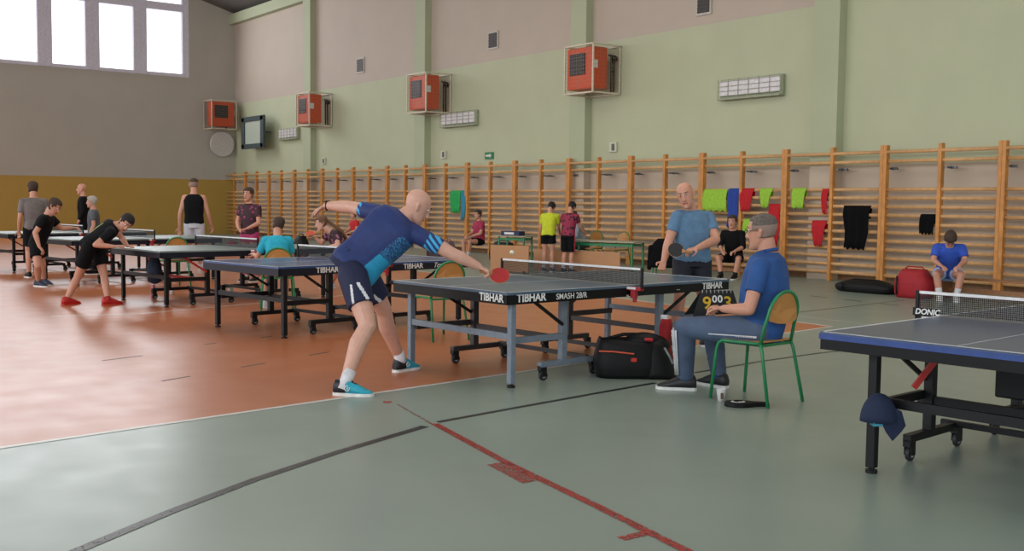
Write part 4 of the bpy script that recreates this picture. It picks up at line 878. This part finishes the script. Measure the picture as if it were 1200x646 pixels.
for i in range(10):
    t = i / 9; z = .32 * t; k = .92 + .08 * math.sin(math.pi * min(1, t * 1.4)) if t < .8 else .93 - (t - .8) * .5
    R.append([V((.29 * k * math.copysign(abs(math.cos(a)) ** .45, math.cos(a)) - .06, .19 * k * math.copysign(abs(math.sin(a)) ** .55, math.sin(a)), z + .02 * math.sin(a * 2 + 1) * t)) for a in [2 * math.pi * j / 40 for j in range(40)]])
b.rings(R); build('bag_body', b, BGB, r, True)
b = MB(); R = []
for i in range(9):
    t = i / 8; z = .30 * (1 - (1 - t) ** 1.0) ; k = math.cos(t * 1.15) ** .5
    R.append([V((.2 + .155 * k * math.copysign(abs(math.cos(a)) ** .8, math.cos(a)) - .05 * t, .18 * k * math.copysign(abs(math.sin(a)) ** .8, math.sin(a)) - .02, z + .012 * math.sin(3 * a))) for a in [2 * math.pi * j / 32 for j in range(32)]])
b.rings(R); build('end_pocket', b, BGB, r, True)
b = MB(); b.ball((.07, -.03, .31), .13, 18, (1.25, .9, .5)); b.ball((.15, -.02, .27), .12, 18, (1.2, 1, .7)); build('bag_flap', b, BGB, r, True)
b = MB(); b.tube([(-.32, -.20, .235), (-.2, -.205, .232), (-.03, -.202, .215)], .007, 6); build('reflective_piping', b, mat('coral_piping', 'd0553c'), r)
b = MB(); b.box((-.03, -.2, .165), (.045, .01, .03)); build('logo_tag', b, mat('logo_orange_red', 'c8321e'), r)
b = MB(); b.seg((.07, -.145, .33), (.12, -.14, .325), .012, .016, 8); build('logo_patch', b, mat('logo_red', 'b8242c'), r)
b = MB(); b.tube([(.22, -.2, .27), (.26, -.22, .2), (.29, -.2, .14)], .009, 6); build('strap_buckle', b, mat('grey_webbing', '8b8d90'), r)
b = MB(); b.tube([(-.25, 0, .31), (-.1, .02, .35), (.0, 0, .355), (.06, -.02, .34)], .015, 8); build('carry_handle', b, BGB, r, True)
# red cloth hung on the table beside the umpire's shins
o = J(781, 374, 8.95); r = root('red_jersey', 'red jersey hanging from the table frame beside the black duffel bag', 'jersey', o); b = MB()
R = []
for k in range(8):
    t = k / 7; z = -t * .38; wd = .04 + .035 * t + .012 * math.sin(k * 1.3)
    R.append([V((RT.x, RT.y, 0)) * (wd * math.cos(a) - .02 * t) + V((FW.x, FW.y, 0)) * (.028 + .008 * math.sin(4 * a)) * math.sin(a) + V((0, 0, z)) for a in [2 * math.pi * j / 20 for j in range(20)]])
b.rings(R); build('hanging_fabric', b, mat('red_jersey_cloth', '8c1418', .85, bump=.4), r, True)
b = MB(); b.box((-.02, 0, .012), (.07, .03, .04)); build('white_tag', b, WHC, r, bevel=.005)
# cap on the leg of the right table
cp = J(1037, 478, 5.66); r = root('cap', 'dark blue cap hooked on the black leg of the dark blue table', 'cap', cp, math.atan2(RT.y, RT.x)); NVC = mat('navy_cap', '16233f', .85, bump=.3)
b = MB(); R = []
for i in range(8):
    t = i / 7; k = math.cos(t * 1.5); R.append([V((.098 * k * math.cos(a) - .035, .08 * k * math.sin(a) - .01, -.07 + .15 * math.sin(t * 1.5))) for a in [2 * math.pi * j / 24 for j in range(24)]])
b.rings(R); build('crown', b, NVC, r, True)
b = MB(); b.poly([(.01, -.05, .02), (.075, -.045, -.01), (.105, -.03, -.09), (.085, -.03, -.12), (.03, -.05, -.17), (-.01, -.06, -.12), (-.04, -.06, -.06)], (0, 1, 0), .012); build('brim', b, NVC, r, bevel=.004)
b = MB(); b.box((-.06, -.05, -.075), (.05, .06, .02)); build('cap_trim', b, mat('teal_trim', '2d7f94'), r)
# cup and bat case
g = G(845, 470); r = root('paper_cup', 'white paper cup on the floor by the umpire\'s chair leg', 'cup', g); b = MB()
b.rings([[V((rr * math.cos(a), rr * math.sin(a), z)) for a in [2 * math.pi * j / 24 for j in range(24)]] for rr, z in ((.026, 0), (.036, .085), (.037, .09), (.033, .088), (.024, .01))]); build('cup_body', b, WHT, r, True)
b = MB(); b.poly([V((-FW.x, -FW.y, 0)) * .0325 + V((RT.x, RT.y, 0)) * x + V((0, 0, z)) for x, z in ((-.01, .02), (.01, .02), (.011, .065), (-.011, .065))], -FW, .004); build('cup_print', b, mat('brown_print', '5b4438'), r)
g = G(868, 476); r = root('bat_case', 'black bat case with a white oval emblem on the floor', 'case', g, math.atan2(RT.y, RT.x) + .0)
ol = [(-.12, 0), (-.105, .05), (-.06, .08), (0, .085), (.06, .06), (.11, .03), (.2, .018), (.21, 0), (.2, -.018), (.11, -.035), (.06, -.06), (0, -.085), (-.06, -.08), (-.105, -.05)]
b = MB(); b.rings([[V((x, y, .0)) for x, y in ol], [V((x, y, .02)) for x, y in ol], [V((x * .93, y * .9, .032)) for x, y in ol]]); build('case_body', b, BGB, r, bevel=.004)
b = MB(); b.rings([[V((.052 * math.cos(a) - .02, .04 * math.sin(a), z)) for a in [2 * math.pi * j / 24 for j in range(24)]] for z in (.031, .034)]); build('emblem', b, WHT, r)
b = MB(); b.tube([V((-.02 + .03 * math.cos(a), .02 * math.sin(a), .036)) for a in [math.pi * j / 6 for j in range(10)]], .004, 6); b.bar((-.045, .0, .035), (.005, .0, .035), .006, .004); build('emblem_mark', b, BLK, r)
# bags along the wall
bag('sports_bag', 'long black bag on the floor under the big black jacket', 'bag', (-10.75, 15.6, 0), 1.15, .42, .2, BGB, 0, None, 'bags by the wall bars')
bag('backpack', 'red and black backpack beside the player in bright blue', 'backpack', tuple(G(1071, 349)), .62, .4, .46, mat('red_bag', '9a1420', .7), 0, BGB, 'bags by the wall bars')
for (u, v, d, sx, sz, c, lab) in ((353, 292, 27, .45, .55, BGB, 'black backpack against the bars behind the boy in turquoise'), (512, 297, 26.5, .6, .42, mat('plum_bag', '3a2730'), 'dark plum backpack by the bars behind the navy player\'s arm'),
                                (430, 292, 28, .5, .4, BGB, 'small black bag under the bars beside the child in red'), (526, 299, 26, .3, .5, mat('pink_grey_bag', '6f5560'), 'narrow pinkish bag standing next to the dark plum backpack'), (590, 296, 25.5, 1.0, .5, BGB, 'black heap of sports clothes and bag behind the tan panel'),
                                (338, 290, 27.6, .4, .35, mat('red_bag', '9a1420'), 'small red bag against the bars behind the boy in turquoise'), (272, 283, 29, .5, .3, mat('red_bag', '9a1420'), 'red bag at the bars behind the person in maroon')):
    g = J(u, v, d); bag('backpack', lab, 'backpack', (g.x, min(g.y, 16.9), 0), sx, .32, sz, c, 0, None, 'bags by the wall bars')
# drawstring bag and pink bottle under the leaning boy's table
g = J(181, 322, 15.3); r = root('drawstring_bag', 'dark blue cloth bag hanging under the green-grey table', 'bag', g); b = MB()
b.rings([[V((k * .15 * math.cos(a), k * .1 * math.sin(a), z)) for a in [2 * math.pi * j / 24 for j in range(24)]] for k, z in ((.3, -.13), (.85, -.1), (1, 0), (.95, .12), (.7, .22), (.45, .28), (.2, .3))]); build('bag_body', b, mat('denim_bag', '1d2a3e', .85), r, True)
b = MB(); b.tube([(0, 0, .29), (.03, .02, .36), (.0, .02, .4)], .008, 6); build('cord', b, BLK, r)
g = G(180, 350); r = root('water_bottle', 'pink water bottle on the floor under the dark blue cloth bag', 'bottle', g); b = MB()
b.rings([[V((k * math.cos(a), k * math.sin(a), z)) for a in [2 * math.pi * j / 20 for j in range(20)]] for k, z in ((.035, 0), (.038, .01), (.038, .15), (.02, .18), (.02, .2))]); build('bottle_body', b, mat('pink_plastic', 'c24a68', .3), r, True)
b = MB(); b.cyl((0, 0, .2), (0, 0, .23), .022); build('bottle_cap', b, WHT, r)
g = G(202, 345.5); r = root('paper_cup', 'white cup on the floor behind the leaning boy\'s table', 'cup', g); b = MB(); b.rings([[V((rr * math.cos(a), rr * math.sin(a), z)) for a in [2 * math.pi * j / 20 for j in range(20)]] for rr, z in ((.03, 0), (.042, .11), (.043, .115), (.038, .11), (.03, .01))]); build('cup_body', b, WHT, r, True)
g = G(270, 346); r = root('paper_cup', 'white cup on the orange floor between two tables', 'cup', g); b = MB(); b.rings([[V((rr * math.cos(a), rr * math.sin(a), z)) for a in [2 * math.pi * j / 20 for j in range(20)]] for rr, z in ((.03, 0), (.042, .11), (.043, .115), (.038, .11), (.03, .01))]); build('cup_body', b, WHT, r, True)
g = J(515, 0, 9); 
# small scoreboard on the empty chair behind the leaning boy's table
o = V((-17.2, 6.02, .466)); r = root('flip_scoreboard', 'small black flip scoreboard on the chair behind the leaning boy\'s table', 'scoreboard', o, math.atan2(RT.y, RT.x))
b = MB(); b.poly([(-.17, -.05, 0), (.17, -.05, 0), (.17, .0, .17), (-.17, .0, .17)], (0, 1, .3), .006); build('front_leaf', b, BLKS, r)
b = MB(); b.poly([(-.17, .07, 0), (.17, .07, 0), (.17, .012, .17), (-.17, .012, .17)], (0, 1, -.3), .006); build('rear_leaf', b, BLKS, r)
for i, (c_, m_) in enumerate((('1', YEL), ('0', WHT), ('0', WHT), ('4', YEL))): text('number', c_, .13, V((-.15 + .085 * i, -.043, .03)), (1, 0, 0), (0, .28, 1), m_, r, .001)
# ------------------------------------------------------------------ desks, boards, bench by the wall
def desk(label, a, b2, h, dep):
    a = V((a.x, a.y, 0)); b2 = V((b2.x, b2.y, 0)); c = (a + b2) / 2; L_ = (b2 - a).length; rz = math.atan2((b2 - a).y, (b2 - a).x); r = root('school_desk', label, 'desk', c, rz, 'green framed desks by the wall bars')
    b = MB(); b.box((0, 0, h - .012), (L_, dep, .024)); build('desk_top', b, mat('pale_desk_top', '9c9a86', .4), r, bevel=.005)
    for sx in (-1, 1):
        for sy in (-1, 1): b = MB(); b.bar((sx * (L_ / 2 - .08), sy * (dep / 2 - .06), 0), (sx * (L_ / 2 - .08), sy * (dep / 2 - .06), h - .02), .035, .035); build('leg', b, GT, r)
    b = MB(); b.box((0, dep / 2 - .06, h - .08), (L_ - .2, .03, .05)); b.box((0, -dep / 2 + .06, h - .08), (L_ - .2, .03, .05)); build('frame_rail', b, GT, r); return r
desk('green framed desk where the two children stand', J(668, 300, 22.9), J(751, 300, 21.8), .68, .55)
desk('small green desk with a blue box near the girl in red', J(586, 300, 24.6), J(622, 300, 24.2), .70, .5)
g = J(601, 274, 24.4); r = root('blue_box', 'flat dark blue box on the small green desk', 'box', (g.x, g.y, .70), math.radians(20)); b = MB(); b.box((0, 0, .05), (.5, .25, .1)); build('box_body', b, mat('navy_box', '1e2550'), r, bevel=.01); b = MB(); b.box((-.02, -.127, .05), (.26, .006, .05)); build('box_label', b, WHT, r)
TAN = mat('tan_board', 'b07e54', .55, vary=.06, scale=2)
def board(label, u0, v0, u1, v1, d0, d1):
    a, b2 = J(u0, v0, d0), J(u1, v1, d1); h = a.z; a.z = b2.z = 0; c = (a + b2) / 2; L_ = (b2 - a).length; r = root('barrier_board', label, 'board', c, math.atan2((b2 - a).y, (b2 - a).x), 'tan low boards near the desks')
    b = MB(); b.box((0, 0, h / 2 + .01), (L_, .03, h - .02)); build('board_panel', b, TAN, r, bevel=.004)
    for t in (-1, 1): b = MB(); b.box((t * L_ * .38, .08, .02), (.04, .22, .04)); build('board_foot', b, BLK, r)
board('tan low board behind the ball, next to the girl in red', 575, 287, 620, 290.5, 22.2, 21.8)
board('long tan low board behind the two standing children', 626, 292, 727, 297, 22.9, 21.9)
def bench(label, x0, x1, y):
    r = root('gym_bench', label, 'bench', ((x0 + x1) / 2, y, 0), 0, 'low gym benches along the bars'); L_ = x1 - x0
    b = MB(); b.box((0, 0, .325), (L_, .26, .03)); build('seat_plank', b, mat('bench_wood', '8d5f38', .4), r, bevel=.006)
    for t in (-.42, .42): b = MB(); b.box((t * L_, 0, .155), (.05, .24, .31)); build('bench_leg', b, mat('bench_leg_wood', '7c4f2e'), r)
    b = MB(); b.box((0, 0, .14), (L_ * .84, .03, .07)); build('bench_rail', b, mat('bench_wood', '8d5f38', .4), r)
bench('low gym bench under the player in bright blue', -9.7, -6.6, 15.9 - .02)
bench('low gym bench under the seated young man in black', -16.2, -13.1, 16.55)
# chair with black jacket near the far table end
c7 = dup(ch1, tuple(G(780, 337)), math.radians(38), 'green chair half hidden under a draped black jacket')
o = V(c7.location); r = root('jacket', 'black jacket draped over the chair beside the man in steel blue', 'jacket', o + V((0, 0, .8)), c7.rotation_euler.z); b = MB(); R = []
for k in range(9):
    t = k / 8; z = .06 - .5 * t; wd = .12 + .14 * math.sin(min(1, t * 2) * math.pi / 2); R.append([V((wd * math.cos(a) + .015 * math.sin(3 * a + k), -.235 + (.05 + .03 * t) * math.sin(a), z)) for a in [2 * math.pi * j / 24 for j in range(24)]])
b.rings(R); build('jacket_cloth', b, BKJ, r, True)
b = MB(); 
for t in (-1, 1): b.seg((t * .24, -.22, -.1), (t * .27, -.18, -.45), .05, .04)
build('sleeve', b, BKJ, r, True)
